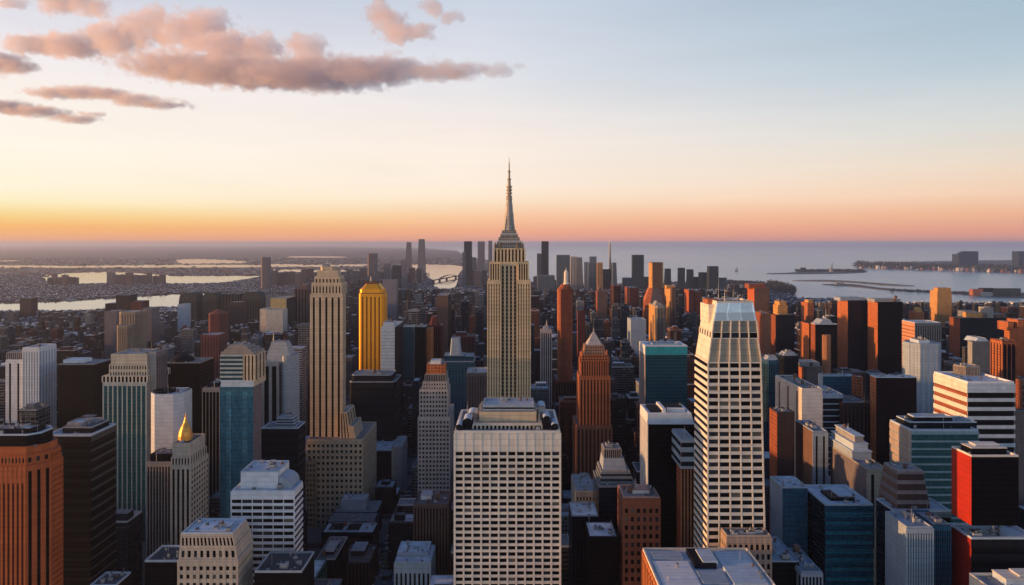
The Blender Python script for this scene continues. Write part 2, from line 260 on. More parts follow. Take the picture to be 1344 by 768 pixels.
# ---------------------------------------------------------------- detailed buildings
HERO = []      # (pixel x0, x1, top, bottom seen, near D, far D, world rect, short name)
FOOT = []
class Tower:
    def __init__(s, name, label, D, cat='skyscraper', short=None, yb=None, seed=0, group=None):
        s.D = D; s.root = bpy.data.objects.new(name, None); C.objects.link(s.root); s.root.empty_display_size = 5
        tag(s.root, label, cat, group); s.short = short; s.yb = yb; s.panes = []; s.ext = None; s.O = None; s.rnd = random.Random(hash_(label)); s.top = 0; s.pxs = []
    def setO(s, x, y):
        if s.O is None: s.O = (x, y, 0); s.root.location = s.O
    def wall(s, mb, name='wall'): return mb.build(name, s.root, s.O)
    def block(s, xl, xr, yt, dep=40, yb=None, off=0, front=None, left=None, right=None, cham=None, chm=0.0, top=None, roof=(.3, .33, .36), rim=1.0, rimw=.7, rimmat=None,
              nunits=0, part='wall', xs=None, z0=None, topdy=(0, 0), zlow=None, doff=None, roofpart=True, worldx=None, pent=None):
        """a block whose front face spans photo pixels xl..xr with its top edge at yt; stands on the ground or on row yb; top=(xl,xr) tapers it"""
        D = s.D + off
        X0, X1 = wx(xl, D), wx(xr, D); z1 = wz(yt, D)
        if xs is not None:
            dep = D * ((xl if xl > CX else xr) - CX) / (xs - CX) - D
        base = z0 if z0 is not None else (0 if yb is None else wz(yb, D))
        Y0, Y1 = D, D + dep
        s.setO((X0 + X1) / 2, (Y0 + Y1) / 2)
        def poly(x0, x1, y0, y1, c):
            if c <= 0: return [(x0, y0), (x1, y0), (x1, y1), (x0, y1)]
            return [(x0 + c, y0), (x1 - c, y0), (x1, y0 + c), (x1, y1 - c), (x1 - c, y1), (x0 + c, y1), (x0, y1 - c), (x0, y0 + c)]
        pb = poly(X0, X1, Y0, Y1, chm)
        if top: pt = poly(wx(top[0], D), wx(top[1], D), Y0 + topdy[0], Y1 - topdy[1], chm * (wx(top[1], D) - wx(top[0], D)) / (X1 - X0))
        else: pt = pb
        zl = base if zlow is None else max(base, wz(zlow, D))
        if zlow is not None: zl = max(base, wz(zlow + 60, D))
        if s.yb and zlow is None: zl = max(base, wz(s.yb + 70, D))
        mb = MB(); n = len(pb)
        front = front or charcoal; left = left or front; right = right or left
        for i in range(n):
            a, b = Vector((*pb[i], base)), Vector((*pb[(i + 1) % n], base)); at, bt = Vector((*pt[i], z1)), Vector((*pt[(i + 1) % n], z1))
            e = b - a; nn = Vector((e.y, -e.x, 0)).normalized()
            if nn.y < -.9: spec, fc = front, 'f'
            elif nn.x < -.9: spec, fc = left, 'l'
            elif nn.x > .9: spec, fc = right, 'r'
            elif nn.y > .9: spec, fc = (front if not isinstance(front, tuple) else front[1]), 'b'
            else: spec, fc = (cham or front), ('c' if nn.y < 0 else 'x')
            if fc in 'bx' and isinstance(spec, tuple): spec = spec[1]
            s.facade(mb, a, b, bt, at, spec, fc, zl)
        o = s.wall(mb, part)
        cx, cy = sum(p[0] for p in pt) / n, sum(p[1] for p in pt) / n
        # roof with its raised edge
        if roofpart:
            rb = MB(); sh = lambda p, d: (p[0] + (d if p[0] < cx - .01 else -d if p[0] > cx + .01 else 0), p[1] + (d if p[1] < cy - .01 else -d if p[1] > cy + .01 else 0))
            rm = rimmat or (front[1] if isinstance(front, tuple) else front)
            inn = [sh(p, rimw) for p in pt]; zr = z1 + .02
            rb.face([(*p, zr) for p in inn], ROOF, None, col=(*roof, 1))
            if rim > 0:
                for i in range(n):
                    p, q, pi, qi = pt[i], pt[(i + 1) % n], inn[i], inn[(i + 1) % n]; t = z1 + rim
                    L = math.dist(p, q)
                    rb.face([(*p, z1), (*q, z1), (*q, t), (*p, t)], rm, [(0, z1), (L, z1), (L, t), (0, t)])
                    rb.face([(*p, t), (*q, t), (*qi, t), (*pi, t)], rm); rb.face([(*qi, zr), (*pi, zr), (*pi, t), (*qi, t)], rm)
            s.wall(rb, 'roof')
        rx = [p[0] for p in pt]; ry = [p[1] for p in pt]; rect = (min(rx) + 1, max(rx) - 1, min(ry) + 1, max(ry) - 1)
        if pent:      # (x0,x1,y0,y1 as shares of the roof, height, material)
            for (a0, a1, b0, b1, h, m) in pent:
                w_, d_ = rect[1] - rect[0], rect[3] - rect[2]
                q = MB(); bx0, bx1, by0, by1 = rect[0] + a0 * w_, rect[0] + a1 * w_, rect[2] + b0 * d_, rect[2] + b1 * d_
                q.box(bx0, bx1, by0, by1, z1, z1 + h, m)
                q.box(bx0 - .3, bx1 + .3, by0 - .3, by1 + .3, z1 + h, z1 + h + .5, rimmat or unitm, 'fblrtd')
                s.wall(q, 'penthouse')
        if nunits: units(s.root, rect, z1, nunits, s.rnd, O=s.O)
        if roofpart and D < 1000 and rect[1] - rect[0] > 12 and rect[3] - rect[2] > 8: units(s.root, rect, z1, 4 if D > 700 else 7, s.rnd, 1.2, 3.2, s.O)
        s.pxs.append((xl, xr, yt)); s.top = max(s.top, z1)
        e = (min(X0, X1), max(X0, X1), Y0, Y1)
        s.ext = e if s.ext is None else (min(s.ext[0], e[0]), max(s.ext[1], e[1]), min(s.ext[2], e[2]), max(s.ext[3], e[3]))
        s.lastrect = rect; s.lastz = z1
        return s
    def facade(s, mb, A, B, Bt, At, spec, fc, zl):
        L = (B - A).length; n = Vector(((B - A).y, -(B - A).x, 0)).normalized(); Hh = (At - A).length
        H3 = At.z - A.z
        if not isinstance(spec, tuple):
            mb.face([A, B, Bt, At], spec, [(0, A.z), (L, A.z), (L, Bt.z), (0, At.z)]); return
        kind, wm = spec[0], spec[1]; prm = spec[2] if len(spec) > 2 else {}
        pm = prm.get('pane', pane); dep = prm.get('dep', .5)
        core = prm.get('core', wm)
        mb.face([A, B, Bt, At], core, [(0, A.z), (L, A.z), (L, Bt.z), (0, At.z)])
        def P(u, v, d): return (A + (B - A) * u) * (1 - v) + (At + (Bt - At) * u) * v + n * d
        vlo = (zl - A.z) / H3
        def bar(u0, u1, v0, v1, d, m=wm, tb='ud'):
            p = [P(u0, v0, d), P(u1, v0, d), P(u1, v0, 0), P(u0, v0, 0), P(u0, v1, d), P(u1, v1, d), P(u1, v1, 0), P(u0, v1, 0)]
            mb.hexa(p, m, 'flrtd')
        def pn(u0, u1, v0, v1, nm):
            if pm is pane and nm == 'window':
                rv = s.rnd.random(); pq = PANE2 if rv < .24 else PANE3 if rv < .31 else pane
                s.panes.append((nm, [P(u0, v0, .06), P(u1, v0, .06), P(u1, v1, .06), P(u0, v1, .06)], pq, fc, n.copy())); return
            s.panes.append((nm, [P(u0, v0, .06), P(u1, v0, .06), P(u1, v1, .06), P(u0, v1, .06)], pm, fc, n.copy()))
        topm = prm.get('top', .02); fh = prm.get('fh', 4.0); ext = (dep - .003) / L if fc == 'f' else 0
        v1 = 1 - topm; nz = max(1, int(round((v1 - vlo) * H3 / fh)))
        if kind == 'grid':
            nx = prm['nx']; wf = prm.get('wf', .3); hf = prm.get('hf', .5); mg = prm.get('mg', .0)
            for i in range(nx + 1):
                c = mg + (1 - 2 * mg) * i / nx; w = wf / nx / 2
                bar(max(-ext, c - w) if i else -ext, min(1 + ext, c + w) if i < nx else 1 + ext, max(0, vlo - .001), 1 - .001, dep)
            for j in range(nz + 1):
                c = vlo + (v1 - vlo) * j / nz; h = hf * (v1 - vlo) / nz / 2
                bar(-ext * .5, 1 + ext * .5, max(0, c - h), (c + h) if j < nz else .998, dep * .85)
                if j == nz: continue
                for i in range(nx):
                    c0, c1 = mg + (1 - 2 * mg) * i / nx, mg + (1 - 2 * mg) * (i + 1) / nx
                    pn(c0 + wf / nx / 2, c1 - wf / nx / 2, c + h, vlo + (v1 - vlo) * (j + 1) / nz - h, 'window')
        elif kind == 'bands':
            hf = prm.get('hf', .5); mull = prm.get('nx', 0)
            for j in range(nz + 1):
                c = vlo + (v1 - vlo) * j / nz; h = hf * (v1 - vlo) / nz / 2
                bar(-ext, 1 + ext, max(0, c - h), (c + h) if j < nz else .998, dep)
                if j < nz: pn(.004, .996, c + h, vlo + (v1 - vlo) * (j + 1) / nz - h, 'window_band')
            for i in range(1, mull): bar(i / mull - .12 / L, i / mull + .12 / L, vlo, v1, dep * .7)
        elif kind == 'piers':
            nx = prm['nx']; wf = prm.get('wf', .4); v0 = prm.get('v0', None)
            vs_ = vlo if v0 is None else v0
            for i in range(nx + 1):
                c = i / nx; w = wf / nx / 2
                bar(max(-ext, c - w) if i else -ext, min(1 + ext, c + w) if i < nx else 1 + ext, vs_, .999, dep)
                if i < nx: pn(c + w, (i + 1) / nx - w, vs_, v1, 'window_strip')
            bar(-ext, 1 + ext, v1, .998, dep * .9)
            if prm.get('sp'):
                for j in range(1, nz): 
                    c = vs_ + (v1 - vs_) * j / nz
                    bar(0, 1, c - prm['sp'] * .5 / nz * (v1 - vs_), c + prm['sp'] * .5 / nz * (v1 - vs_), .12, prm.get('spm', wm))
    def piece(s, mb, name): return s.wall(mb, name)
    def mast(s, X, Y, z0, z1, r, name='antenna', m=None):
        b = MB(); m = m or steel; b.ring(X, Y, [(r, z0), (r, z0 + (z1 - z0) * .35), (r * .55, z0 + (z1 - z0) * .36), (r * .5, z0 + (z1 - z0) * .7), (r * .25, z0 + (z1 - z0) * .71), (.05, z1), (0, z1)], m, 8); s.wall(b, name)
    def done(s, maxp=100):
        order = {'f': 0, 'c': 1, 'l': 2, 'r': 2, 'b': 3, 'x': 3}
        s.panes.sort(key=lambda p: (order[p[3]], -p[1][0].z))
        rest = {}
        for i, (nm, q, m, fc, nn) in enumerate(s.panes):
            if i < maxp and fc not in 'bx':
                b = MB()
            else: b = rest.setdefault(nm, MB())
            L = (q[1] - q[0]).length; u0 = s.rnd.uniform(0, 50)
            b.face(q, m, [(u0, q[0].z), (u0 + L, q[1].z), (u0 + L, q[2].z), (u0, q[3].z)])
            if i < maxp and fc not in 'bx': b.build(nm, s.root, s.O)
        for nm, b in rest.items(): tag(b.build(nm, s.root, s.O), kind='stuff')
        x0, x1, y0, y1 = s.ext; FOOT.append((x0 - 2, x1 + 2, y0 - 2, y1 + 2))
        pa = min(min(p[0] for p in s.pxs), CX + x0 * F / y1, CX + x0 * F / y0); pb = max(max(p[1] for p in s.pxs), CX + x1 * F / y1, CX + x1 * F / y0)
        yt = min(p[2] for p in s.pxs)
        HERO.append((pa, pb, yt, s.yb or (max(yt + 12, 380) if s.D > 4000 else max(yt + 30, 424) if s.D > 1900 else yt + 80), y0, y1, s.short))
        return s
def hash_(t):
    h = 5381
    for c in t: h = (h * 33 + ord(c)) & 0xffffffff
    return h
exec_after = []
# ================================================================ the towers the photo shows
G = lambda wm, nx, fh, **k: ('grid', wm, dict(nx=nx, fh=fh, **k))
B = lambda wm, fh, **k: ('bands', wm, dict(fh=fh, **k))
Pi = lambda wm, nx, **k: ('piers', wm, dict(nx=nx, **k))
def px(s, x0, x1, y0, y1, off, mat, name, dep, **k):      # a simple extra piece of a tower given by its place in the photo at the tower's distance
    D = s.D + off; b = MB(); b.box(wx(x0, D), wx(x1, D), D, D + dep, wz(y1, D), wz(y0, D), mat, 'fblrtd', **k); return s.wall(b, name)

# ---- the tall stepped stone skyscraper in the middle
t = Tower('art_deco_skyscraper', 'tallest limestone skyscraper at the centre with stepped shoulders and needle spire', 700, short='needle spire skyscraper', yb=545)
dk = stone('aluminium_spandrel', (.20, .165, .12), rough=.5)
fl = Pi(limestone, 5, wf=.62, pane=pane, dep=.5, sp=.45, spm=dk, fh=3.9)
t.block(640, 657, 369, dep=40, off=0, front=fl, left=Pi(limestone, 9, wf=.55), yb=560, nunits=0)
t.block(679, 696, 369, dep=40, off=0, front=fl, right=Pi(limestone, 9, wf=.55), yb=560)
t.block(657.3, 678.7, 345, dep=36, off=4, front=Pi(limestone, 4, wf=.5, dep=.9, sp=.4, spm=dk, fh=3.9), yb=560, part='centre_bay')
t.block(642, 694, 345, dep=34, off=5, front=limestone, yb=372, roofpart=True, part='shoulder')
for (a, b_) in ((643, 655.5), (680.5, 693)):
    t.block(a, b_, 346, dep=3, off=2.2, front=Pi(limestone, 4, wf=.5, dep=.6, v0=.02), yb=372, part='shoulder_bay', roofpart=False)
t.block(648, 689, 327, dep=29, off=8, front=Pi(limestone, 9, wf=.55, dep=.6), yb=346, part='upper_setback')
for i, (a, b_, y0, y1) in enumerate(((650, 687, 322, 328), (652.5, 684.5, 317, 323), (654.5, 682, 312.5, 318), (657, 679.5, 307.5, 313), (659, 677.5, 303.5, 308))):
    t.block(a, b_, y0, dep=25 - i * 2.6, off=10 + i * 1.3, yb=y1, front=Pi(stone('silver_grey_metal', (.42, .39, .35), rough=.45), 14, wf=.55, dep=.3, pane=charcoal, top=.28), part='crown_step', rim=.9, rimmat=steel if i % 2 else dk)
DX, DY = wx(668.3, 723), 723
b = MB(); zz = lambda y: wz(y, 718)
b.ring(DX, DY, [(6.8, zz(305)), (6.0, zz(298)), (5.3, zz(293)), (4.9, zz(288)), (4.7, zz(282)), (3.9, zz(276)), (3.7, zz(270)), (3.2, zz(266)), (2.9, zz(262))], stone('silver_grey_metal', (.42, .39, .35)), 12)
for k in range(4):
    a = math.pi / 4 + k * math.pi / 2; ux, uy = math.cos(a), math.sin(a)
    p0 = Vector((DX + ux * 7.5, DY + uy * 7.5, 0)); w = .8
    q = lambda r, z, s_: (DX + ux * r - uy * s_, DY + uy * r + ux * s_, z)
    b.hexa([q(7.8, zz(305), -w), q(7.8, zz(305), w), q(4, zz(305), w), q(4, zz(305), -w), q(4.3, zz(280), -w), q(4.3, zz(280), w), q(2.5, zz(272), w), q(2.5, zz(272), -w)], stone('silver_grey_metal', (.42, .39, .35)), 'fblrtd')
t.wall(b, 'mooring_mast')
b = MB(); pr = [(3.1, zz(262)), (3.3, zz(261.5)), (3.3, zz(259.5)), (2.5, zz(258.5))]
y = 258.5
for k in range(4):
    pr += [(2.4, zz(y)), (3.2, zz(y - .6)), (3.2, zz(y - 2.0)), (1.9, zz(y - 2.5))]; y -= 4.2
pr += [(1.6, zz(240)), (1.5, zz(236)), (2.1, zz(235.6)), (2.1, zz(234)), (1.1, zz(233.6)), (1.0, zz(226)), (1.4, zz(225.6)), (1.4, zz(224)), (.7, zz(223)), (.6, zz(214)), (.35, zz(213)), (.12, zz(205)), (0, zz(205))]
b.ring(DX, DY, pr, stone('mast_paint', (.42, .35, .27), rough=.5), 10); t.wall(b, 'antenna')
for X in (650, 656.5, 679.5, 686): 
    b = MB(); b.ring(wx(X, 710), 709, [(1.3, wz(330, 710)), (1.3, wz(322, 710)), (.5, wz(319, 710)), (0, wz(316.5, 710))], dk, 6); t.wall(b, 'finial')
t.block(626, 710, 549, dep=60, off=-8, front=G(limestone, 16, 4, wf=.5), part='lower_setback')
t.done()

# ---- the pale gridded office block in front
t = Tower('gridded_office_block', 'pale office block with a grid of dark windows filling the bottom centre', 450, short='pale gridded block', yb=768)
gr = G(palegrid, 12, 4.05, wf=.2, hf=.42, top=.05, dep=.75)
t.block(597, 735, 568, dep=58, front=gr, left=G(palegrid, 10, 4.05, wf=.2, hf=.42, top=.05, dep=.75), roof=(.22, .22, .24), rim=1.2, rimw=1.5, nunits=8)
bal = Pi(cream, 17, wf=.4, dep=.5, v0=.05, top=.2)
t.block(621, 711, 557, dep=42, off=9, z0=229.6, front=bal, part='penthouse_tier', roof=(.3, .29, .28), rimw=.6)
t.block(629, 704, 542, dep=30, off=15, z0=229.6, front=tan, part='penthouse_tier', roof=(.45, .47, .5), rim=.8)
t.block(634, 701, 533, dep=22, off=19, z0=229.6, front=B(greyblue, 2.2, hf=.5, dep=.3), part='penthouse_tier', roof=(.5, .52, .56), rim=.8)
for (a, b_, yy, of) in ((598.5, 606, 557, 3), (608, 619, 549, 8), (713, 722, 546, 8), (724, 733, 556, 4), (614, 626, 541, 22), (706, 716, 532, 22)):
    D = t.D + of; b = MB(); x0, x1 = wx(a, D), wx(b_, D); r = (x1 - x0) / 2; xc = (x0 + x1) / 2; zt = wz(yy, D)
    m_ = charcoal if yy > 545 else greyst
    b.box(x0, x1, D, D + 14, 229.6, zt - r * .6, m_)
    pr = [(r * math.cos(a_), r * .6 * math.sin(a_)) for a_ in [i * math.pi / 8 for i in range(9)]]
    for (p, q) in zip(pr, pr[1:]):
        b.face([(xc + p[0], D, zt - r * .6 + p[1]), (xc + p[0], D + 14, zt - r * .6 + p[1]), (xc + q[0], D + 14, zt - r * .6 + q[1]), (xc + q[0], D, zt - r * .6 + q[1])][::-1], lightblue)
    b.face([(xc + p[0], D, zt - r * .6 + p[1]) for p in pr][::-1][::-1], m_)
    t.wall(b, 'vaulted_plant_room')
t.done()

# ---- left of the centre
t = Tower('striped_stone_tower', 'tall tan stone tower with dark vertical window strips and a stepped square base', 880, short='tan striped tower', yb=650)
t.block(408, 449, 386, xs=453.5, front=Pi(tan, 5, wf=.66, dep=.9, top=.015, pane=pane), right=Pi(tan, 9, wf=.55, dep=.5), part='shaft', zlow=578)
t.block(409.5, 448, 372, off=3, yb=387, dep=28, front=Pi(tan, 9, wf=.6, dep=.5, top=.25), part='crown_tier')
t.block(413, 445.5, 363.5, off=5, yb=373, dep=24, front=Pi(tan, 7, wf=.6, dep=.4, top=.3), part='crown_tier')
t.block(416, 443, 356, off=8, yb=364, dep=18, front=tan, part='crown_tier', rim=.8)
t.block(420, 439, 351, off=10, yb=357, dep=14, front=tan, part='crown_tier', chm=3, nunits=3)
t.mast(wx(429, 895), 895, wz(351, 890), wz(344, 890), .7)
t.block(403, 476, 578, off=-16, dep=86, zlow=664, front=G(tan, 12, 7.2, wf=.5, hf=.5, dep=.6, top=.03), right=G(tan, 12, 7.2, wf=.5, hf=.5), part='base_block', roof=(.2, .19, .19), nunits=6)
t.block(447, 461, 542, off=-6, dep=40, z0=98, front=Pi(tan, 3, wf=.6), part='buttress_wing', top=(447, 455))
t.block(458, 468, 560, off=-8, dep=44, z0=98, front=tan, part='buttress_wing', top=(458, 464))
t.block(391, 402.6, 592, off=-18, dep=60, front=G(tan, 3, 7.2, wf=.5), part='side_wing', zlow=664); t.block(398, 414, 606, off=-24, dep=12, front=G(stone('dim_tan', (.40, .30, .2)), 4, 6, wf=.5), part='side_wing', zlow=664)
t.done()

t = Tower('golden_tower', 'glowing gold clad tower with rounded crown and dark vertical joints', 1250, short='gold tower', yb=490)
gp = Pi(goldp, 5, wf=.7, dep=.9, pane=golddk)
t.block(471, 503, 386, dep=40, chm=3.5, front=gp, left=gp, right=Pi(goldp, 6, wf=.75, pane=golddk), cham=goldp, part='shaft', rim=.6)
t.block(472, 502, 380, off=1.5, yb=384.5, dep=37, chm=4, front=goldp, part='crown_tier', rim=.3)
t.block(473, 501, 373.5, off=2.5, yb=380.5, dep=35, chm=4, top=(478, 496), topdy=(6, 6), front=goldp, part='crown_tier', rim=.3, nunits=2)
t.block(479, 495, 370, off=10, yb=374, dep=18, front=brown, part='penthouse', nunits=2)
t.done()

t = Tower('dark_banded_block', 'broad black block with rounded stepped top below the gold tower', 1060, cat='office block', short='broad black block', yb=590)
bb = B(charcoal, 14, hf=.85, dep=.4, pane=blackm)
t.block(458, 519, 502, xs=527, chm=4, front=bb, right=bb, roof=(.14, .15, .17), rim=1.5, rimmat=greyblue)
t.block(461, 514, 493, off=8, dep=44, yb=502, chm=4, front=charcoal, part='roof_tier', roof=(.25, .26, .28), rimmat=greyblue, nunits=6)
t.done()

t = Tower('pale_banded_tower', 'pale silver blue tower beside the gold tower, finely banded', 1120, short='pale silver tower', yb=600)
fb = B(lightblue, 5.5, hf=.75, dep=.25, pane=greyblue)
t.block(500, 518, 430, xs=529, front=fb, right=navy, roof=(.5, .52, .55), nunits=2)
t.block(503, 517, 424, off=6, dep=25, yb=431, front=lightblue, part='penthouse', nunits=2)
t.done()

t = Tower('twin_slab_tower', 'dark teal slab tower with planted roof, behind the pale silver tower', 1300, short='dark teal slab', yb=500)
t.block(528, 543, 430, dep=50, front=tealdeep, roof=(.3, .3, .3), nunits=4); t.block(544.3, 559, 430, dep=50, front=blackm, roof=(.3, .3, .3), nunits=4)
px(t, 543, 544.3, 430, 520, 2, greyst, 'wall_fin', 40); px(t, 559, 566, 432, 520, 4, rustlit, 'side_wing', 40)
t.done()
t = Tower('office_tower', 'maroon brown tower with a domed roof right of the dark teal slab', 1350, short='maroon domed tower', yb=500)
t.block(560, 580, 428, dep=45, front=Pi(maroon, 5, wf=.6), chm=3); t.block(562, 578, 416, off=6, yb=429, dep=34, top=(566, 574), topdy=(10, 10), front=maroon, part='domed_roof', chm=5, rim=.2, nunits=1); t.done()
t = Tower('office_tower', 'plain brown slab tower with pale top edge, between gold tower and needle spire skyscraper', 1700, yb=470)
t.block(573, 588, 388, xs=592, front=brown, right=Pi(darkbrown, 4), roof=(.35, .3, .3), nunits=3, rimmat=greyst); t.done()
t = Tower('stepped_glass_tower', 'blue teal stepped tower left of the needle spire skyscraper', 1050, short='blue teal stepped tower', yb=600)
st = Pi(blueg, 10, wf=.35, dep=.3, pane=tealdeep)
t.block(580, 622, 475, dep=50, front=st, right=st, roof=(.25, .33, .38), nunits=6, rimmat=greyblue)
t.block(583, 609, 467, off=5, dep=30, yb=476, front=st, part='roof_tier', roof=(.25, .33, .38), rimmat=greyblue); t.block(610, 621, 468, off=6, dep=30, yb=476, front=st, part='roof_tier', rimmat=greyblue)
t.block(590, 605, 445, off=9, dep=20, yb=468, front=greyblue, part='roof_tower', top=(592, 603), topdy=(2, 2), chm=2); t.done()
t = Tower('office_tower', 'grey brown tower with rounded corners just left of the needle spire skyscraper', 900, yb=560)
t.block(612, 639, 490, dep=40, chm=3, front=Pi(stone('grey_brown', (.16, .13, .125)), 6, wf=.6, pane=darkbrown), roof=(.4, .4, .42), rimmat=greyst, nunits=2); t.done()

t = Tower('setback_office_tower', 'grey gridded tower with orange box and white cap on top', 800, short='orange capped grey tower', yb=660)
gg = G(stone('grey_precast', (.48, .47, .45)), 9, 5.1, wf=.42, hf=.48, dep=.6)
t.block(549, 590, 548, xs=596, front=gg, right=greyst, zlow=640, roof=(.3, .3, .3))
t.block(551, 587, 512, off=3, dep=34, yb=548, front=gg, right=gg, part='upper_tier')
t.block(555, 586, 502, off=6, dep=28, yb=512, front=G(stone('grey_precast', (.48, .47, .45)), 9, 4, wf=.5), part='upper_tier')
t.block(558, 585, 492, off=8, dep=24, yb=502, front=Pi(greyst, 12, wf=.4), part='upper_tier')
t.block(560, 584, 479, off=10, dep=20, yb=492, front=stone('orange_and_sunlit_brick', (.60, .20, .075)), part='orange_box', rim=.6)
t.block(565, 578, 474, off=12, dep=14, yb=479.5, front=whitec, part='white_cap', rim=.6, roof=(.7, .7, .7)); t.done()

t = Tower('dark_office_block', 'dark block with white edged roof right of the tan striped tower base', 1010, cat='office block', yb=640)
t.block(487, 514, 592, dep=60, front=B(navy, 9, hf=.7, dep=.3, pane=blackm), roof=(.55, .6, .65), rim=1.6, rimmat=lightblue, nunits=3)
t.block(513, 527, 588, off=-30, dep=60, chm=5, front=greyst, part='rounded_wing', roof=(.3, .32, .34)); t.done()
t = Tower('brick_office_block', 'brown ribbed block with cluttered roof at the street, below the grey gridded tower', 650, cat='office block', short='brown ribbed block', yb=720)
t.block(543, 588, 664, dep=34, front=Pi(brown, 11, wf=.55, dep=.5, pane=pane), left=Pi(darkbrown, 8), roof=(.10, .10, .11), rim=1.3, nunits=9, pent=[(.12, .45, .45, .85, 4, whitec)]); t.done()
t = Tower('pale_blue_pavilion', 'small pale blue building with slotted front at the bottom, left of the gridded block', 600, cat='building', short='pale blue pavilion', yb=768)
t.block(518, 565, 739, dep=34, front=Pi(stone('pale_blue_paint', (.42, .55, .62)), 8, wf=.55, dep=.6, top=.12), roof=(.62, .70, .76), rim=1, rimmat=lightblue)
t.block(521, 562, 727, off=12, dep=24, yb=736, front=greyblue, part='roof_tier', roof=(.68, .75, .8), rimmat=lightblue); t.done()
t = Tower('terraced_block', 'long dark block with pale roof panels in three terraces beside the avenue', 765, cat='office block', short='dark terraced block', yb=768)
t.block(422, 490, 700, dep=30, front=B(navy, 8, hf=.6, dep=.3), right=blackm, roof=(.42, .50, .55), rimmat=charcoal, nunits=6, pent=[(.1, .36, .2, .8, 1.2, lightblue), (.46, .7, .2, .8, 1.0, lightblue)])
t.block(428, 491, 686, off=30, dep=30, front=navy, part='upper_terrace', roof=(.16, .19, .21), nunits=4)
t.block(440, 494, 672, off=60, dep=34, front=B(charcoal, 6, pane=navy), part='upper_terrace', roof=(.2, .22, .24), nunits=5, rimmat=greyblue)
t.block(447, 480, 657, off=66, dep=20, yb=672, front=greyblue, part='penthouse', roof=(.45, .5, .54)); t.done()
t = Tower('low_brown_block', 'dark brown block with square pale skylight at the bottom left of the avenue', 700, cat='building', yb=768)
t.block(447, 485, 740, dep=44, front=Pi(darkbrown, 8, wf=.6), right=darkbrown, roof=(.10, .09, .09), rim=1.2, pent=[(.2, .7, .4, .9, 5, darkbrown), (.32, .58, .5, .8, 5.8, lightblue)]); t.done()
t = Tower('low_teal_block', 'small green teal block with pale roof panels at the bottom edge', 600, cat='building', yb=768)
t.block(381, 414, 760, dep=36, front=Pi(greent, 7, wf=.3), roof=(.45, .55, .58), rimmat=greent, nunits=3, pent=[(.1, .6, .2, .8, 1.2, whitec)]); t.done()
t = Tower('low_brown_block', 'small charcoal building with white roof rails behind the green teal block', 655, cat='building', yb=768)
t.block(415, 440, 735, dep=50, front=Pi(charcoal, 6), roof=(.12, .12, .13), rimmat=greyst, nunits=4, pent=[(.2, .8, .2, .7, 3, charcoal)]); t.done()

t = Tower('white_banded_office', 'white office building with dark ribbon windows and boxy penthouse, lower left', 520, cat='office building', short='white ribbon office', yb=730)
wb = G(stone('bluish_white', (.74, .79, .84), streak=.06), 6, 4.86, wf=.07, hf=.44, top=.03, dep=.6)
t.block(304, 386, 645, xs=397, front=wb, right=B(stone('bluish_white', (.68, .74, .80)), 4.86, hf=.52), roof=(.55, .58, .6), zlow=728, rimmat=lightblue, nunits=3)
t.block(316, 365, 620, off=6, dep=26, yb=645, front=stone('bluish_white', (.68, .74, .80)), part='penthouse', roof=(.6, .64, .68), rimmat=lightblue, nunits=3)
D = t.D; b = MB(); x0, x1 = wx(367, D + 8), wx(384, D + 8); r = (x1 - x0)
pr = [(x0, 165)] + [(x0 + r * math.sin(a), wz(645, D) + 8.5 * math.cos(a)) for a in [i * math.pi / 16 for i in range(9)]]
for (p, q) in zip(pr[1:], pr[2:]): b.face([(p[0], D + 6, p[1]), (q[0], D + 6, q[1]), (q[0], D + 26, q[1]), (p[0], D + 26, p[1])], greyblue)
b.face([(p[0], D + 6, p[1]) for p in pr][::-1], greyblue); t.wall(b, 'curved_roof_room'); t.done()
t = Tower('mansard_office', 'beige stone office with pale sloping roof and rows of square windows, bottom left', 470, cat='office building', short='beige mansard office', yb=768)
be = stone('beige_stone', (.58, .50, .40))
t.block(234, 312, 735, xs=331, front=G(be, 9, 5.6, wf=.5, hf=.5, top=.02, dep=.5), right=G(be, 9, 5.6, wf=.45), part='wall', roof=(.3, .3, .3), rim=.2)
t.block(236, 311, 719, off=2, yb=735, dep=30, front=G(be, 9, 8, wf=.5, hf=.45, top=.02), right=be, part='attic', top=(236.5, 309), topdy=(.5, 2))
t.block(238, 309, 701, off=4, yb=719, dep=28, front=Pi(be, 14, wf=.45, dep=.5, top=.25), right=be, part='arcade', roof=(.55, .6, .66), rim=1.0, top=(238, 305), topdy=(0, 3), rimmat=lightblue)
t.block(246, 296, 697, off=8, yb=701, dep=17, front=greyblue, part='penthouse', roof=(.55, .68, .8), rim=.4, rimmat=lightblue); t.done()
t = Tower('deco_cream_tower', 'cream tower topped by a golden flame shaped spire, lower left', 600, short='golden flame tower', yb=735)
cr_ = stone('warm_cream', (.60, .53, .42))
t.block(225, 250, 611, xs=273, zlow=740, front=Pi(cr_, 4, wf=.5, dep=.6), right=G(cr_, 7, 5, wf=.4, hf=.45), roof=(.2, .2, .2), rim=.4)
t.block(225.5, 249.5, 600, off=1, yb=611, dep=32, front=Pi(cr_, 6, wf=.5, top=.1), right=Pi(cr_, 7, wf=.5), part='upper_tier', rim=.3)
t.block(226, 249, 583, off=2, yb=600, dep=30, front=cr_, right=cr_, part='parapet_tier', roof=(.12, .11, .10), rim=1.0, nunits=6)
b = MB(); xc, yc = wx(243.5, 616), 616; z0 = t.lastz
b.ring(xc, yc, [(6.3, z0), (6.1, z0 + 4), (5.3, z0 + 8), (3.6, z0 + 12), (1.8, z0 + 15.5), (.6, z0 + 20), (0, z0 + 25)], goldleaf, 14); t.wall(b, 'golden_spire')
t.block(193, 224, 608, off=18, dep=30, front=Pi(greyst, 8, wf=.4, pane=charcoal), right=greyst, part='side_wing', roof=(.25, .25, .27), nunits=4)
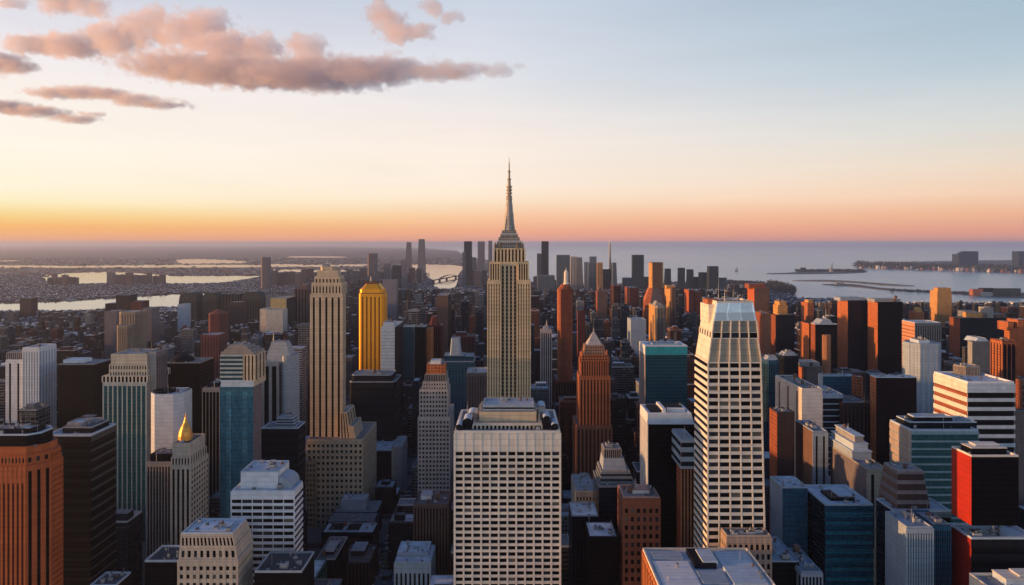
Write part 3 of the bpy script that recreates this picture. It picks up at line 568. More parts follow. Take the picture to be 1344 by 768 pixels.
t.block(198, 224, 597, off=24, dep=22, yb=608, front=Pi(charcoal, 8), part='side_wing', nunits=3); t.done()
t = Tower('orange_corner_tower', 'orange stone tower with chamfered corner and black roof at the left edge', 480, short='orange corner tower', yb=768)
og = Pi(orange, 12, wf=.5, dep=.8, top=.06, pane=golddk, sp=.4, spm=golddk, fh=8)
t.block(-60, 54, 612, dep=34, chm=11, front=og, right=G(orange, 7, 4.2, wf=.45), cham=Pi(orange, 3, wf=.6, dep=.8), part='wall', rim=.4)
t.block(-59, 53, 598, off=.8, yb=611, dep=32, chm=10.5, front=G(orange, 16, 5.0, wf=.5), right=G(orange, 8, 5, wf=.5), cham=G(orange, 3, 5, wf=.6), part='upper_gallery', rim=.4)
t.block(-56, 51, 588, off=2, yb=598, dep=29, chm=9, front=orange, part='cornice_tier', rim=.8, roof=(.12, .12, .13))
t.block(-54, 47, 572, off=4, yb=588, dep=24, chm=6, front=blackm, part='roof_storey', roof=(.3, .33, .36), rim=1.2, rimmat=lightblue)
t.block(-50, 40, 565, off=7, yb=572, dep=16, front=charcoal, part='roof_storey', roof=(.2, .2, .22), nunits=5); t.done()
t = Tower('black_ledged_tower', 'black tower with a thick white roof edge beside the orange corner tower', 560, short='black white edged tower', yb=768)
bl = B(charcoal, 9.5, hf=.3, dep=.35, pane=blackm)
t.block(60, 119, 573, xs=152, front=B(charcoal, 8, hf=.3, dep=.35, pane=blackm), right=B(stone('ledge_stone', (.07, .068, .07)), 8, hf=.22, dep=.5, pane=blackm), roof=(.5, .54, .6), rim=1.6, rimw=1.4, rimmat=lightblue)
t.block(82, 121, 562, off=10, dep=24, yb=573, front=charcoal, part='roof_storey', roof=(.14, .15, .17), rimmat=greyst)
t.block(88, 108, 556, off=14, dep=14, yb=562, front=greyst, part='penthouse', roof=(.75, .78, .8)); t.block(104, 126, 553, off=26, dep=10, yb=562, front=greyst, part='penthouse', roof=(.3, .42, .5))
t.done()
t = Tower('teal_ribbed_tower', 'teal tower with white piers, cream crown and balcony ring, left', 700, short='teal ribbed tower', yb=650)
t.block(136, 192, 501, dep=44, zlow=650, front=Pi(stone('pale_green_piers', (.42, .48, .46)), 9, wf=.22, dep=.7, pane=greent, top=.02), right=greyst, part='wall', rim=.4)
t.block(134.5, 193.5, 494, off=-1, yb=501.5, dep=46, front=Pi(cream, 12, wf=.4, dep=.5), part='balcony_ring', rim=.6, roof=(.4, .4, .4))
t.block(144, 193, 478, off=4, yb=495, dep=36, front=G(stone('sand_render', (.52, .48, .38)), 14, 5.5, wf=.5, hf=.45), part='crown_tier', rim=.3)
t.block(145.5, 193, 466, off=5, yb=478, dep=36, front=stone('sand_render', (.52, .48, .38)), part='crown_tier', rim=1, roof=(.35, .35, .36), nunits=5)
t.block(194, 205, 463, off=8, dep=30, xs=219, front=greyst, right=Pi(stone('mauve_grey', (.19, .16, .17)), 5, wf=.6), part='rear_slab', nunits=2); t.done()
t = Tower('white_prism_tower', 'plain white windowless tower with chamfered corner, left', 640, short='plain white prism', yb=600)
t.block(193, 237, 519, dep=30, chm=7, front=stone('smooth_white', (.62, .67, .72), streak=.04, var=.05), cham=stone('smooth_white', (.62, .67, .72)), roof=(.5, .55, .6), rim=1.2, rimmat=lightblue)
b = MB(); b.ring(wx(216, 655), 655, [(10, t.lastz), (10, t.lastz + 2.2), (8, t.lastz + 2.2), (8, t.lastz + .2), (0, t.lastz + .2)], charcoal, 20); t.wall(b, 'roof_ring'); t.done()
t = Tower('black_tower', 'plain black tower with domed glass roof behind the plain white prism', 780, yb=580)
t.block(218, 262, 477, dep=36, front=blackm, roof=(.15, .16, .18), rimmat=greyst, nunits=4)
b = MB(); b.ring(wx(240, 798), 798, [(13, t.lastz), (12, t.lastz + 3), (8, t.lastz + 6), (3, t.lastz + 7.5), (0, t.lastz + 8)], charcoal, 18); t.wall(b, 'domed_roof'); t.done()
t = Tower('black_ribbed_tower', 'black tower with pale vertical ribs between the golden flame and blue teal towers', 760, yb=640)
t.block(266, 288, 510, dep=34, front=Pi(greyst, 5, wf=.16, pane=blackm, dep=.5), roof=(.25, .27, .3), nunits=4); t.block(272, 287, 504, off=8, dep=20, yb=510, front=charcoal, part='roof_tier', nunits=2); t.done()
t = Tower('blue_banded_tower', 'smooth blue tower with banded upper storeys and stepped beige cap', 650, short='smooth blue tower', yb=640)
sb = glass('sky_blue_glass', (.03, .14, .20), spec=.35, dark=.9)
t.block(289, 332, 508, xs=343, zlow=640, front=('piers', sb, dict(nx=2, wf=.7, dep=.2, pane=glass('sky_blue_bands', (.07, .23, .30), lines=(40, 4.2), dark=.55), fh=4)), right=stone('mauve_grey', (.19, .16, .17)), part='wall', rim=.8, rimmat=lightblue)
t.block(290, 333, 500, off=.8, yb=508, dep=32, front=lightblue, right=tan, part='ledge', rim=.3)
t.block(289.5, 319.5, 466, off=1.5, yb=500, dep=28, front=B(stone('pale_green_piers', (.42, .48, .46)), 4, hf=.45, pane=tealdeep), part='upper_storeys', rim=.3)
t.block(319.7, 334, 466, off=1.5, yb=500, dep=28, front=Pi(tan, 3, wf=.6), part='upper_storeys', rim=.3)
for i, (a, b_, y0, y1) in enumerate(((290, 333, 462.5, 466.5), (294, 329, 459, 463), (298, 325, 455.5, 459.5), (301, 321, 453, 456))):
    t.block(a, b_, y0, off=2 + i * 2, yb=y1, dep=28 - i * 4, front=stone('cap_stone', (.36, .30, .26)), part='cap_step', rim=.3)
t.done()
t = Tower('silver_curved_tower', 'silver tower with slanted trapezoid top and curved ribbed side', 800, short='silver slanted tower', yb=560)
t.block(345, 365, 476, dep=36, front=Pi(greyst, 2, wf=.4, pane=blackm), part='wall', roof=(.4, .42, .44), rim=.5)
t.block(365.3, 384, 468, off=2, dep=32, chm=7, front=B(stone('silver_clad', (.42, .44, .45), streak=.1), 4.2, hf=.6, pane=greyblue), cham=B(stone('silver_clad', (.42, .44, .45)), 4.2, hf=.6, pane=greyblue), part='curved_wing', rim=.5)
t.block(350, 383, 467, off=5, yb=477, dep=24, front=stone('silver_clad', (.42, .44, .45)), part='upper_tier', rim=.3)
t.block(350, 380, 449, off=6, yb=467, dep=22, front=stone('silver_clad', (.42, .44, .45)), top=(356, 375), topdy=(1, 8), part='slanted_top', rim=.3)
t.mast(wx(359, 812), 812, wz(448, 812), wz(433, 812), .6); t.done()
t = Tower('navy_office_block', 'navy block with cluttered glass roof left of the tan striped tower', 720, cat='office block', yb=650)
t.block(343, 391, 563, dep=26, front=B(navy, 9, hf=.5, dep=.3, pane=blackm), roof=(.2, .24, .27), rimmat=lightblue, rim=1.2, nunits=8)
t.block(360, 388, 549, off=8, dep=14, yb=563, front=B(greyblue, 3, pane=navy), top=(364, 384), part='glass_penthouse', roof=(.3, .4, .45), nunits=3); t.done()
t = Tower('white_twin_tower', 'white ribbed tower with a lower plain half at the left edge', 900, short='white ribbed tower', yb=530)
t.block(30, 51, 457, dep=34, front=Pi(whitec, 6, wf=.55, dep=.5, pane=greyblue), part='wall', roof=(.5, .5, .5), nunits=3)
t.block(8, 29.7, 473, off=3, dep=32, front=Pi(whitec, 2, wf=.75, pane=blackm), part='wall', roof=(.45, .46, .5)); t.block(9, 29.5, 463, off=10, dep=20, yb=473, front=Pi(greyst, 8, wf=.5), part='penthouse', nunits=2); t.done()
t = Tower('black_cube_block', 'black windowless block with white disc on its roof, left', 900, cat='office block', short='black block with white disc', yb=530)
t.block(76, 123, 479, dep=42, front=blackm, roof=(.25, .26, .3), rimmat=greyst)
b = MB(); b.box(wx(86, 915), wx(112, 915), 910, 930, t.lastz + .5, t.lastz + 5, whitec, 'fblrtd'); t.wall(b, 'roof_slab'); t.done()
t = Tower('tan_rounded_tower', 'tan rounded tower with a lower front half, upper left', 1400, short='tan rounded tower', yb=466)
tt = Pi(stone('dusky_tan', (.36, .28, .20)), 5, wf=.6, dep=.6, pane=brown)
t.block(152, 170, 428, dep=30, chm=5, front=tt); t.block(154, 182, 410, off=20, dep=40, chm=8, front=tt, part='rear_half', nunits=3, roof=(.5, .45, .4)); t.done()
t = Tower('red_brown_tower', 'dusky red tower with pointed roof in front of the river towers', 1700, short='dusky red tower', yb=450)
rb_ = stone('dusky_red', (.22, .075, .06))
t.block(272, 292, 412, dep=44, chm=8, front=Pi(rb_, 4, wf=.6, pane=maroon)); t.block(273, 291, 407, off=3, yb=412, dep=38, chm=8, top=(280, 284), topdy=(17, 17), front=rb_, part='pointed_roof', rim=.1); t.done()
t = Tower('red_brown_tower', 'lower dusky red ribbed block below the dusky red tower', 1500, yb=500)
t.block(264, 287, 440, dep=44, front=Pi(rb_, 6, wf=.55, pane=maroon)); t.done()
# river-edge towers
dg = stone('dark_green_grey', (.055, .06, .055)); 
for (a, b_, y0, lab) in ((235, 258, 384, 'dark round topped tower at the river, leftmost of four'), (266, 285, 384, 'dark ribbed round topped tower, second of four at the river'),
                         (292, 315, 386, 'dark flat topped twin slab tower, third of four at the river'), (317, 341, 383, 'broad dark round topped tower, rightmost of four at the river')):
    t = Tower('river_tower', lab, 2500, group='dark towers at the river', yb=420); fl_ = 'flat' in lab
    if fl_:
        t.block(a, a + 11, y0, dep=50, front=Pi(dg, 3, wf=.5, pane=blackm)); t.block(a + 12, b_, y0, dep=50, front=Pi(dg, 3, wf=.5, pane=blackm))
    else:
        w = b_ - a
        t.block(a, b_, y0 + 10, dep=60, front=Pi(dg, 7, wf=.55, pane=charcoal), roofpart=False)
        for k in range(6):
            q0, q1 = k / 6, (k + 1) / 6; i0, i1 = w * .3 * (1 - math.sqrt(1 - q0 ** 2)), w * .3 * (1 - math.sqrt(max(0, 1 - q1 ** 2)))
            t.block(a + i0, b_ - i0, y0 + 10 - 10 * q1, yb=y0 + 10 - 10 * q0, dep=60, front=dg, top=(a + i1, b_ - i1), part='rounded_top', rim=.1, roofpart=(k == 5))
    t.done(60)
def simple(a, b_, y, D, lab, name='office_tower', yb=None, xs=None, fr=None, lf=None, rt=None, dep=45, roof=(.3, .3, .32), nu=2, chm=0, cap=None, short=None, grp=None, cat='skyscraper', rimmat=None, top=None, rim=1.0, mast=None, maxp=60, offs=0):
    t = Tower(name, lab, D, cat, short=short, yb=yb, group=grp)
    t.block(a, b_, y, xs=xs, dep=dep, front=fr or charcoal, left=lf, right=rt, roof=roof, nunits=nu, chm=chm, rimmat=rimmat, top=top, rim=rim)
    for c in (cap or []):
        (ca, cb, cy, cyb, cm) = c[:5]; t.block(ca, cb, cy, off=(c[6] if len(c) > 6 else 6), yb=cyb, dep=max(8, dep * .6), front=cm, part='roof_tier', top=c[5] if len(c) > 5 else None, rim=.5, nunits=1 if nu else 0)
    if mast: t.mast(wx(mast[0], D + 12), D + 12, wz(mast[2], D + 12), wz(mast[1], D + 12), mast[3])
    return t.done(maxp)
simple(233, 242, 400, 2300, 'thin pale blue slab in front of the leftmost dark river tower', fr=lightblue, nu=0)
simple(300, 318, 397, 2350, 'short dark slab between the dark river towers', fr=darkbrown, nu=0)
simple(152, 170, 388, 2200, 'tall black tower standing before the river, with two lower neighbours', fr=stone('near_black', (.03, .022, .024)), short='black river tower', nu=1)
simple(171, 186, 396, 2150, 'dark red tower right of the black river tower', fr=maroon)
simple(138, 152, 399, 2250, 'dark tower left of the black river tower', fr=charcoal)
simple(137, 153, 409, 1900, 'mauve grey block in front of the dark tower before the river', fr=stone('mauve_grey', (.19, .16, .17)))
simple(186, 199, 405, 2000, 'mauve slab tower right of the tan rounded tower', fr=stone('mauve_grey', (.19, .16, .17)), yb=450)
simple(26, 41, 392, 3200, 'lone dark slab tower standing out against the left river', fr=stone('near_black', (.03, .022, .024)), nu=0)
simple(355, 376, 392, 2300, 'yellow tan block before the river, left of the tan striped tower', fr=stone('yellow_stone', (.62, .46, .2)), rt=charcoal, xs=388, short='yellow block')
simple(341, 350, 406, 2150, 'narrow cream block left of the wider cream block before the river', fr=cream); simple(349, 371, 407, 2100, 'cream block in front of the yellow block', fr=cream, lf=cream)
simple(387, 403, 379, 2600, 'stepped mauve brown tower just left of the tan striped tower', fr=Pi(stone('mauve_brown', (.15, .09, .09)), 4), cap=[(394, 403, 374, 379, brown)])
simple(449, 462, 470, 1600, 'grey brown tower between the tan striped and gold towers', fr=stone('grey_brown', (.16, .13, .125)))
simple(502, 520, 368, 2700, 'pale mauve slab right behind the gold tower', fr=stone('mauve_pale', (.25, .23, .26)), nu=1)
# ---- right of the centre
t = Tower('red_spired_tower', 'slim red brown tower with white pinnacle, right of the needle spire skyscraper', 1150, short='slim red tower', yb=520)
t.block(733, 752, 380, dep=34, chm=4, zlow=500, front=stone('rust_shaded_front', (.20, .055, .03), win=WIN), left=rustlit, right=maroon, cham=rust, part='shaft', rim=.5)  # one brick in three tones: sunlight left, shade put into front and right
t.block(734, 751, 374, off=1, yb=380, dep=32, chm=6, top=(738, 748), topdy=(8, 8), front=rust, left=rustlit, part='sloping_crown', rim=.3)
b = MB(); xc, yc = wx(743, 1166), 1166; zz2 = lambda y: wz(y, 1166)
b.ring(xc, yc, [(5.2, zz2(375)), (5.2, zz2(372)), (3.8, zz2(371)), (3.6, zz2(358)), (2.6, zz2(356)), (.6, zz2(354)), (0, zz2(350))], whitewarm, 10); t.wall(b, 'pinnacle')
t.block(729, 758, 500, off=-4, dep=60, front=Pi(maroon, 8), part='base_block', roof=(.2, .18, .18)); t.done()
simple(758, 768, 408, 1500, 'slender dark red tower just right of the slim red tower', fr=maroon, lf=rust, xs=757.4, short='slender dark red tower')
t = Tower('ribbed_spired_tower', 'small pale ribbed tower with a spire, right of the needle spire skyscraper', 1150, short='small pale ribbed tower', yb=500)
t.block(710, 724, 434, dep=20, front=Pi(stone('pinkish_stone', (.5, .42, .40)), 5, wf=.5, dep=.5)); t.block(712, 722, 428, off=3, dep=14, yb=434, top=(715, 719), topdy=(5, 5), front=greyst, part='spire_base', rim=.2)
t.mast(wx(717.5, 1160), 1160, wz(428, 1160), wz(419, 1160), 1.2, 'spire'); t.done()
t = Tower('pyramid_topped_tower', 'terracotta stone tower with pale pyramid roof right of the centre', 800, short='terracotta pyramid tower', yb=640)
tr = Pi(terracotta, 9, wf=.5, dep=.9, pane=golddk)
t.block(761, 800, 494, xs=757, zlow=620, front=tr, left=Pi(terracotta, 6, wf=.6), part='shaft', rim=.4)
t.block(763, 798, 474, off=2, yb=494, dep=28, front=Pi(terracotta, 11, wf=.55, dep=.5), part='upper_tier', rim=.5)
t.block(764, 797, 466, off=3.5, yb=474, dep=25, front=G(terracotta, 9, 4, wf=.5), part='upper_tier', rim=.6)
t.block(767, 794, 454, off=5.5, yb=466, dep=21, front=G(stone('weathered_terracotta', (.42, .24, .16)), 8, 4, wf=.5), part='upper_tier', top=(768.5, 792.5), topdy=(1, 1), rim=.6)
D = 800; b = MB(); x0, x1 = wx(770, D + 8), wx(791, D + 8); y0, y1 = D + 8, D + 8 + (x1 - x0); z0 = wz(454.5, D + 6); ap = ((x0 + x1) / 2, (y0 + y1) / 2, wz(434, D + 17))
c4 = [(x0, y0, z0), (x1, y0, z0), (x1, y1, z0), (x0, y1, z0)]
for i in range(4): b.face([c4[i], c4[(i + 1) % 4], ap], stone('pale_lead', (.5, .47, .45)))
t.wall(b, 'pyramid_roof'); t.mast(ap[0], ap[1], ap[2] - .5, ap[2] + 5, .5, 'finial')
for (X, yy) in ((764.5, 466), (796.5, 466), (761.5, 474), (799, 474)):
    b = MB(); b.ring(wx(X, D + 4), D + 5, [(1.2, wz(yy + 3, D)), (1.2, wz(yy - 4, D)), (0, wz(yy - 7, D))], terracotta, 6); t.wall(b, 'corner_turret')
t.block(757, 803, 560, off=-6, dep=50, zlow=620, front=Pi(stone('dim_terracotta', (.34, .13, .07)), 9, wf=.55, dep=.6, pane=golddk), part='base_block', roof=(.2, .17, .16), nunits=2); t.done()
simple(839, 899, 455, 1000, 'deep teal box tower with turquoise top band and white roof frame', name='teal_box_tower', xs=None, fr=tealdeep, lf=greyst, dep=0.1, nu=0, rim=0) if False else None
t = Tower('teal_box_tower', 'deep teal box tower with turquoise top band and white roof frame', 800, short='teal box tower', yb=540)
t.block(847, 902, 466, xs=839, front=tealdeep, left=stone('grey_side', (.30, .27, .28)), part='wall', rim=.1, roofpart=False)
t.block(846.7, 902.3, 455, off=-.4, yb=466, dep=37, front=tealcap, left=whitec, part='top_band', roof=(.72, .76, .78), rim=1.2, rimw=3, rimmat=whitec)
b = MB(); r_ = t.lastrect; w_ = r_[1] - r_[0]; zt = t.lastz
for (a, b_, c, d) in ((.2, .86, .25, .3), (.2, .86, .75, .8), (.2, .24, .3, .75), (.82, .86, .3, .75)): b.box(r_[0] + a * w_, r_[0] + b_ * w_, r_[2] + c * 35, r_[2] + d * 35, zt, zt + 2, greyblue, 'fblrtd')
t.wall(b, 'roof_frame'); t.done()
t = Tower('black_glass_box', 'black box tower with white fascia and white roof, in front of the teal box tower', 520, short='black box with white roof', yb=700)
t.block(851, 911, 557, xs=840, front=glass('matt_black_glass', (.004, .004, .006), rough=.4, spec=.06), left=stone('cool_grey_side', (.45, .47, .5)), roofpart=False)
t.block(850.6, 911.4, 545, off=-.4, yb=557, dep=33.5, front=lightblue, left=whitec, top=(851, 909), topdy=(3, 1), part='roof_fascia', roof=(.72, .76, .8), rim=.8, rimw=1.6, rimmat=whitec)
r_ = t.lastrect; zt = t.lastz; w_ = r_[1] - r_[0]; b = MB(); b.box(r_[0] + .08 * w_, r_[0] + .34 * w_, r_[2] + 5, r_[2] + 25, zt, zt + 1.5, charcoal); b.box(r_[0] + .5 * w_, r_[0] + .9 * w_, r_[2] + 7, r_[2] + 25, zt, zt + 2.6, charcoal, 'fblrt'); t.wall(b, 'skylight')
b = MB(); b.box(r_[0] + .48 * w_, r_[0] + .92 * w_, r_[2] + 5, r_[2] + 6.8, zt, zt + 3.2, whitec, 'fblrt'); b.box(r_[0] + .36 * w_, r_[0] + .44 * w_, r_[2] + 3, r_[2] + 27, zt, zt + 3.2, whitec, 'fblrt'); t.wall(b, 'roof_rail'); t.done()
t = Tower('brick_grid_tower', 'red brick tower with square windows and pink rimmed roof, lower right of centre', 500, short='red brick grid tower', yb=740)
bg_ = G(brick, 6, 6.2, wf=.5, hf=.46, dep=.55, top=.035)
t.block(818, 866, 654, xs=811, front=bg_, left=G(brick, 4, 6.2, wf=.5), roof=(.28, .25, .26), rim=1.2, rimw=1.2, rimmat=stone('pink_coping', (.45, .3, .27)), nunits=5, pent=[(.3, .8, .35, .8, 2.5, whitec)]); t.done()
t = Tower('white_tapered_tower', 'tall ivory tapered tower with dark window rows and mirrored crown', 450, short='ivory tapered tower', yb=725)
iv = whitewarm; wg = dict(hf=.46, dep=.6)
t.block(928, 1011, 475, xs=910, top=(930, 999), topdy=(1, 2), zlow=735, front=G(iv, 5, 5.05, wf=.12, hf=.42, dep=.6, top=.0), left=B(iv, 5.05, hf=.5, dep=.6, top=.0), part='wall', roofpart=False)
t.block(930, 999, 444, off=1, yb=475, dep=32, top=(934.5, 995), topdy=(1, 1), front=Pi(iv, 5, wf=.12, dep=.5, pane=stone('beige_blind', (.42, .36, .27)), top=.03), left=iv, part='louvred_storeys', roofpart=False)
t.block(934.5, 995, 436, off=2, yb=444, dep=30, front=G(iv, 5, 3.6, wf=.12, hf=.1, dep=.5), left=G(iv, 5, 3.6, wf=.5, hf=.1), part='window_storey', top=(935, 994.5), roofpart=False)
t.block(935, 994.5, 421, off=2, yb=436, dep=30, top=(937, 993), front=Pi(iv, 5, wf=.12, dep=.5, pane=stone('beige_blind2', (.30, .28, .23)), top=.02), left=iv, part='louvred_storeys', roofpart=False)
t.block(937, 993, 398, off=2.5, yb=421, dep=29, top=(942, 990), topdy=(2, 3), front=glass('pale_mirror', (.42, .50, .56), rough=.12, spec=.9, lines=(9, 30), dark=.9, metal=.6), left=iv, part='mirrored_crown', rim=1.2, rimmat=iv, roof=(.3, .36, .4), nunits=2)
px(t, 930, 940, 400, 424, 8, iv, 'crown_side_block', 20); px(t, 929, 943, 393, 403, 14, terracotta, 'brick_plant_room', 12)
t.mast(wx(943, 470), 470, wz(400, 470), wz(362, 470), .25); t.done()
t = Tower('tan_arcade_building', 'tan stone building with cluttered roof standing before the ivory tapered tower', 436, cat='building', short='tan arcade building', yb=768)
t.block(954, 1012, 705, xs=946.5, front=G(stone('tan_pink_stone', (.42, .30, .23)), 8, 6, wf=.45, hf=.42, dep=.5), left=G(stone('tan_pink_stone', (.42, .30, .23)), 4, 6, wf=.5), roof=(.2, .19, .18), rim=1.2, rimw=.8, rimmat=stone('tan_coping', (.45, .36, .3)), nunits=12); t.done()
t = Tower('low_white_building', 'wide low building with pale blue sectioned roof at the bottom edge', 380, cat='building', short='pale sectioned roof building', yb=768)
t.block(866, 1021, 775, dep=50, front=greyst, left=Pi(rustlit, 10, wf=.5), roof=(.55, .62, .68), rim=1.5, rimw=.8, rimmat=whitewarm)  # orange side wall has the low sunlight put into its colour
r_ = t.lastrect; zt = t.lastz; w_ = r_[1] - r_[0]
for (a, b_, c, d, h, m) in ((.03, .36, .02, .66, 1.2, whitec), (.05, .33, .72, .92, 1.6, greyblue), (.39, .62, .1, .4, 1.4, greyblue), (.40, .60, .5, .95, 2.6, charcoal), (.48, .62, .55, .9, 3.4, lightblue), (.66, .96, .08, .9, 1.6, lightblue)):
    b = MB(); b.box(r_[0] + a * w_, r_[0] + b_ * w_, r_[2] + c * 48, r_[2] + d * 48, zt, zt + h, m, 'fblrt'); t.wall(b, 'roof_panel')
units(t.root, (r_[0] + .7 * w_, r_[1] - 2, r_[2] + 5, r_[2] + 40), zt + 1.6, 3, t.rnd, 1, 2.2, t.O); t.done()
simple(894, 911, 578, 490, 'narrow brown tower with glass top wedged between black box and ivory tower', fr=Pi(stone('copper_brown', (.32, .15, .08)), 4, wf=.5), lf=rust, xs=888, cap=[(894, 911, 577, 615, B(greyblue, 6, pane=navy), None, -.6)], short='narrow brown tower', yb=700, nu=2)
t = Tower('teal_glass_block', 'teal glass block with white rimmed roof well, lower right', 520, cat='office block', short='teal roof well block', yb=768)
tg = B(glass('teal_dark2', (.01, .08, .14), spec=.5, rough=.1), 7, hf=.5, dep=.3, pane=glass('teal_mid', (.02, .17, .25), spec=.6, rough=.08))
t.block(1083, 1146, 664, xs=1052, front=tg, left=navy, roof=(.55, .62, .68), rim=1.3, rimw=1.4, rimmat=lightblue)
t.block(1027, 1060, 641, off=26, dep=26, front=blueg, left=greyblue, part='rear_wing', roof=(.5, .58, .64), rimmat=lightblue)
r_ = (wx(1083, 520) + 3, wx(1146, 520) - 3, 524, 556); w_ = r_[1] - r_[0]; zt = wz(664, 520); b = MB()
b.box(r_[0] + .2 * w_, r_[0] + .8 * w_, 530, 548, zt, zt + 2, blackm); b.box(r_[0] + .45 * w_, r_[0] + .8 * w_, 533, 550, zt + 2, zt + 3, lightblue); t.wall(b, 'roof_well'); units(t.root, (r_[0], r_[1], 522, 532), zt, 3, t.rnd, 2, 4, t.O); t.done()
simple(1012, 1049, 738, 480, 'small dark building with pale blue cluttered roof, bottom right of the ivory tower', name='low_dark_building', cat='building', fr=blackm, roof=(.35, .45, .5), nu=9, rimmat=greyblue, dep=40, yb=768)
simple(1052, 1079, 752, 470, 'small ribbed blue building at the bottom edge beside the pale cluttered roof', name='low_dark_building', cat='building', fr=Pi(greyblue, 6, wf=.4), roof=(.3, .36, .4), nu=6, rimmat=greyblue, dep=36, yb=768)
simple(1053, 1079, 511, 700, 'ivory block with pink lit side and flat grey roof, right of the ivory tower', fr=stone('smooth_ivory', (.70, .68, .64), streak=.05), lf=Pi(stone('ivory_sunlit_side', (.75, .62, .5)), 3, wf=.8, pane=brown), xs=1018, short='ivory block', yb=555, roof=(.2, .2, .2), nu=6)  # warmer ivory on the left has the sunlight put into its colour
simple(1020, 1043, 542, 640, 'dark brown block with orange side below the ivory block', fr=stone('dark_brown_stone', (.06, .038, .035)), lf=rust, xs=1010, yb=640, short='brown orange sided block')
simple(1067, 1086, 567, 620, 'narrow pale blue grey slab below the ivory block', fr=Pi(greyblue, 2, wf=.7), lf=stone('brown_stone', (.17, .10, .075)), xs=1044, yb=635, roof=(.25, .27, .3), nu=5)
t = Tower('long_beige_building', 'long beige building with tiered silver roof between teal roof well and banded blocks', 560, cat='office building', short='long beige building', yb=650)
t.block(1138, 1166, 617, xs=1090, front=Pi(stone('olive_beige', (.36, .33, .26)), 2, wf=.7, pane=blackm), left=stone('mauve_grey', (.19, .16, .17)), roof=(.3, .32, .34), rim=1, nunits=4)
r_ = (wx(1138, 560), wx(1166, 560), 560, 630); zt = wz(617, 560)
for i, (i0, h0, h1) in enumerate(((0.5, 0, 7), (2.5, 7, 13), (5, 13, 19))):
    b = MB(); b.box(r_[0] + i0, r_[1] - i0, 585 + i0, 630 - i0, zt + h0, zt + h1, (greyblue, lightblue, greyst)[i], 'fblrt'); b.box(r_[0] + i0 - .6, r_[1] - i0 + .6, 584.4 + i0, 630.6 - i0, zt + h1, zt + h1 + .8, lightblue, 'fblrtd'); t.wall(b, 'roof_tier')
units(t.root, (r_[0] + 5, r_[1] - 5, 590, 625), zt + 19.8, 4, t.rnd, 2.5, 4, t.O); t.done()
simple(1080, 1122, 494, 850, 'teal block with pale roof below the twin dark towers', fr=blueg, lf=greyblue, xs=1074, roof=(.3, .42, .48), nu=5, short='teal mid block', yb=520, rimmat=lightblue)
simple(1080, 1106, 518, 790, 'black block with pale blue ledges below the teal block', fr=B(lightblue, 7, hf=.18, dep=.4, pane=navy), nu=3, yb=555, roof=(.3, .4, .45))
simple(1107, 1144, 530, 780, 'dark brown block with cluttered roof between teal block and maroon block', fr=Pi(darkbrown, 7, wf=.6), nu=9, yb=590, roof=(.2, .19, .2))
simple(1123, 1135, 496, 830, 'small round orange brown tower standing behind the cluttered brown block', fr=rust, chm=4, dep=14, yb=520, nu=1)
simple(1003, 1024, 474, 900, 'blue rounded tower with glassy lobed roof behind the ivory tower', fr=Pi(blueg, 4), chm=6, dep=22, yb=540, cap=[(1005, 1022, 468, 474, greyblue, (1009, 1019))], roof=(.3, .42, .48))
simple(1024, 1050, 468, 980, 'navy rounded tower with pale domed roof right of the blue rounded tower', fr=Pi(navy, 5), chm=6, dep=26, yb=510, cap=[(1026, 1048, 463, 468, greyblue, (1031, 1043))], roof=(.3, .42, .48))
simple(1056, 1080, 482, 1000, 'brown lobed block with rounded orange end below the black towers', fr=stone('grey_brown', (.16, .13, .125)), lf=rustlit, xs=1046, chm=3, yb=510, nu=6, cap=[(1050, 1076, 476, 482, greyst)])
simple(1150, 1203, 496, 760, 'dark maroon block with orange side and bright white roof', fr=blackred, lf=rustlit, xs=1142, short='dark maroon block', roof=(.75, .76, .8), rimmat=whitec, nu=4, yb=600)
simple(990, 1010, 378, 1500, 'orange lit dark tower behind the crown of the ivory tower', fr=stone('brown_stone', (.17, .10, .075)), lf=orange, xs=981, short='orange lit tower', yb=470, cap=[(983, 1004, 373, 379, rust)], nu=4)  # orange left wall is sunlight put into the colour of a dark tower
simple(1002, 1012, 412, 1350, 'plain orange brown slab right of the ivory tower crown', fr=stone('copper_brown', (.32, .15, .08)), lf=rust, yb=465)
simple(1018, 1043, 414, 1450, 'black block with orange edge and golden turret on its roof', fr=navy, lf=rust, xs=1012, yb=465, cap=[(1021, 1034, 401, 414, amber), (1023, 1032, 396, 401, amber)], nu=2)
simple(1062, 1067, 425, 1300, 'thin orange slab with a dark front left of the black white roofed block', fr=blackm, lf=rustlit, xs=1050, yb=460)
simple(1070, 1099, 426, 1250, 'black block with white dished roof and orange edge', fr=blackm, lf=rust, xs=1064, roof=(.7, .72, .76), rimmat=whitec, yb=470, cap=[(1074, 1094, 420, 426, greyblue, (1080, 1090))], mast=(1084, 400, 421, .8))
simple(1082, 1092, 441, 1100, 'slim rounded brown column tower in front of the black white roofed block', fr=stone('copper_brown', (.32, .15, .08)), chm=3.5, dep=12, yb=475, nu=1)
simple(1060, 1068, 398, 2000, 'slim orange tower behind the black white roofed block', fr=rustlit, cap=[(1061, 1067, 394, 398, amber)])
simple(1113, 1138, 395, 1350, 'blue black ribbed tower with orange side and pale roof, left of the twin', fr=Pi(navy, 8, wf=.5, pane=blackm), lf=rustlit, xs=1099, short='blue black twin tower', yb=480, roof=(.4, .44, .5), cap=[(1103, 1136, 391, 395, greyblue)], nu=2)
simple(1152, 1185, 397, 1300, 'black tower with bright orange side and ragged roof, right of the twin', fr=glass('matt_black_glass', (.004, .004, .006), rough=.4, spec=.06), lf=rustlit, xs=1139, short='black orange sided tower', yb=490, roof=(.4, .38, .38), cap=[(1148, 1182, 393, 397, greyst)], nu=4)  # bright orange of the left wall is sunlight put into the brick colour
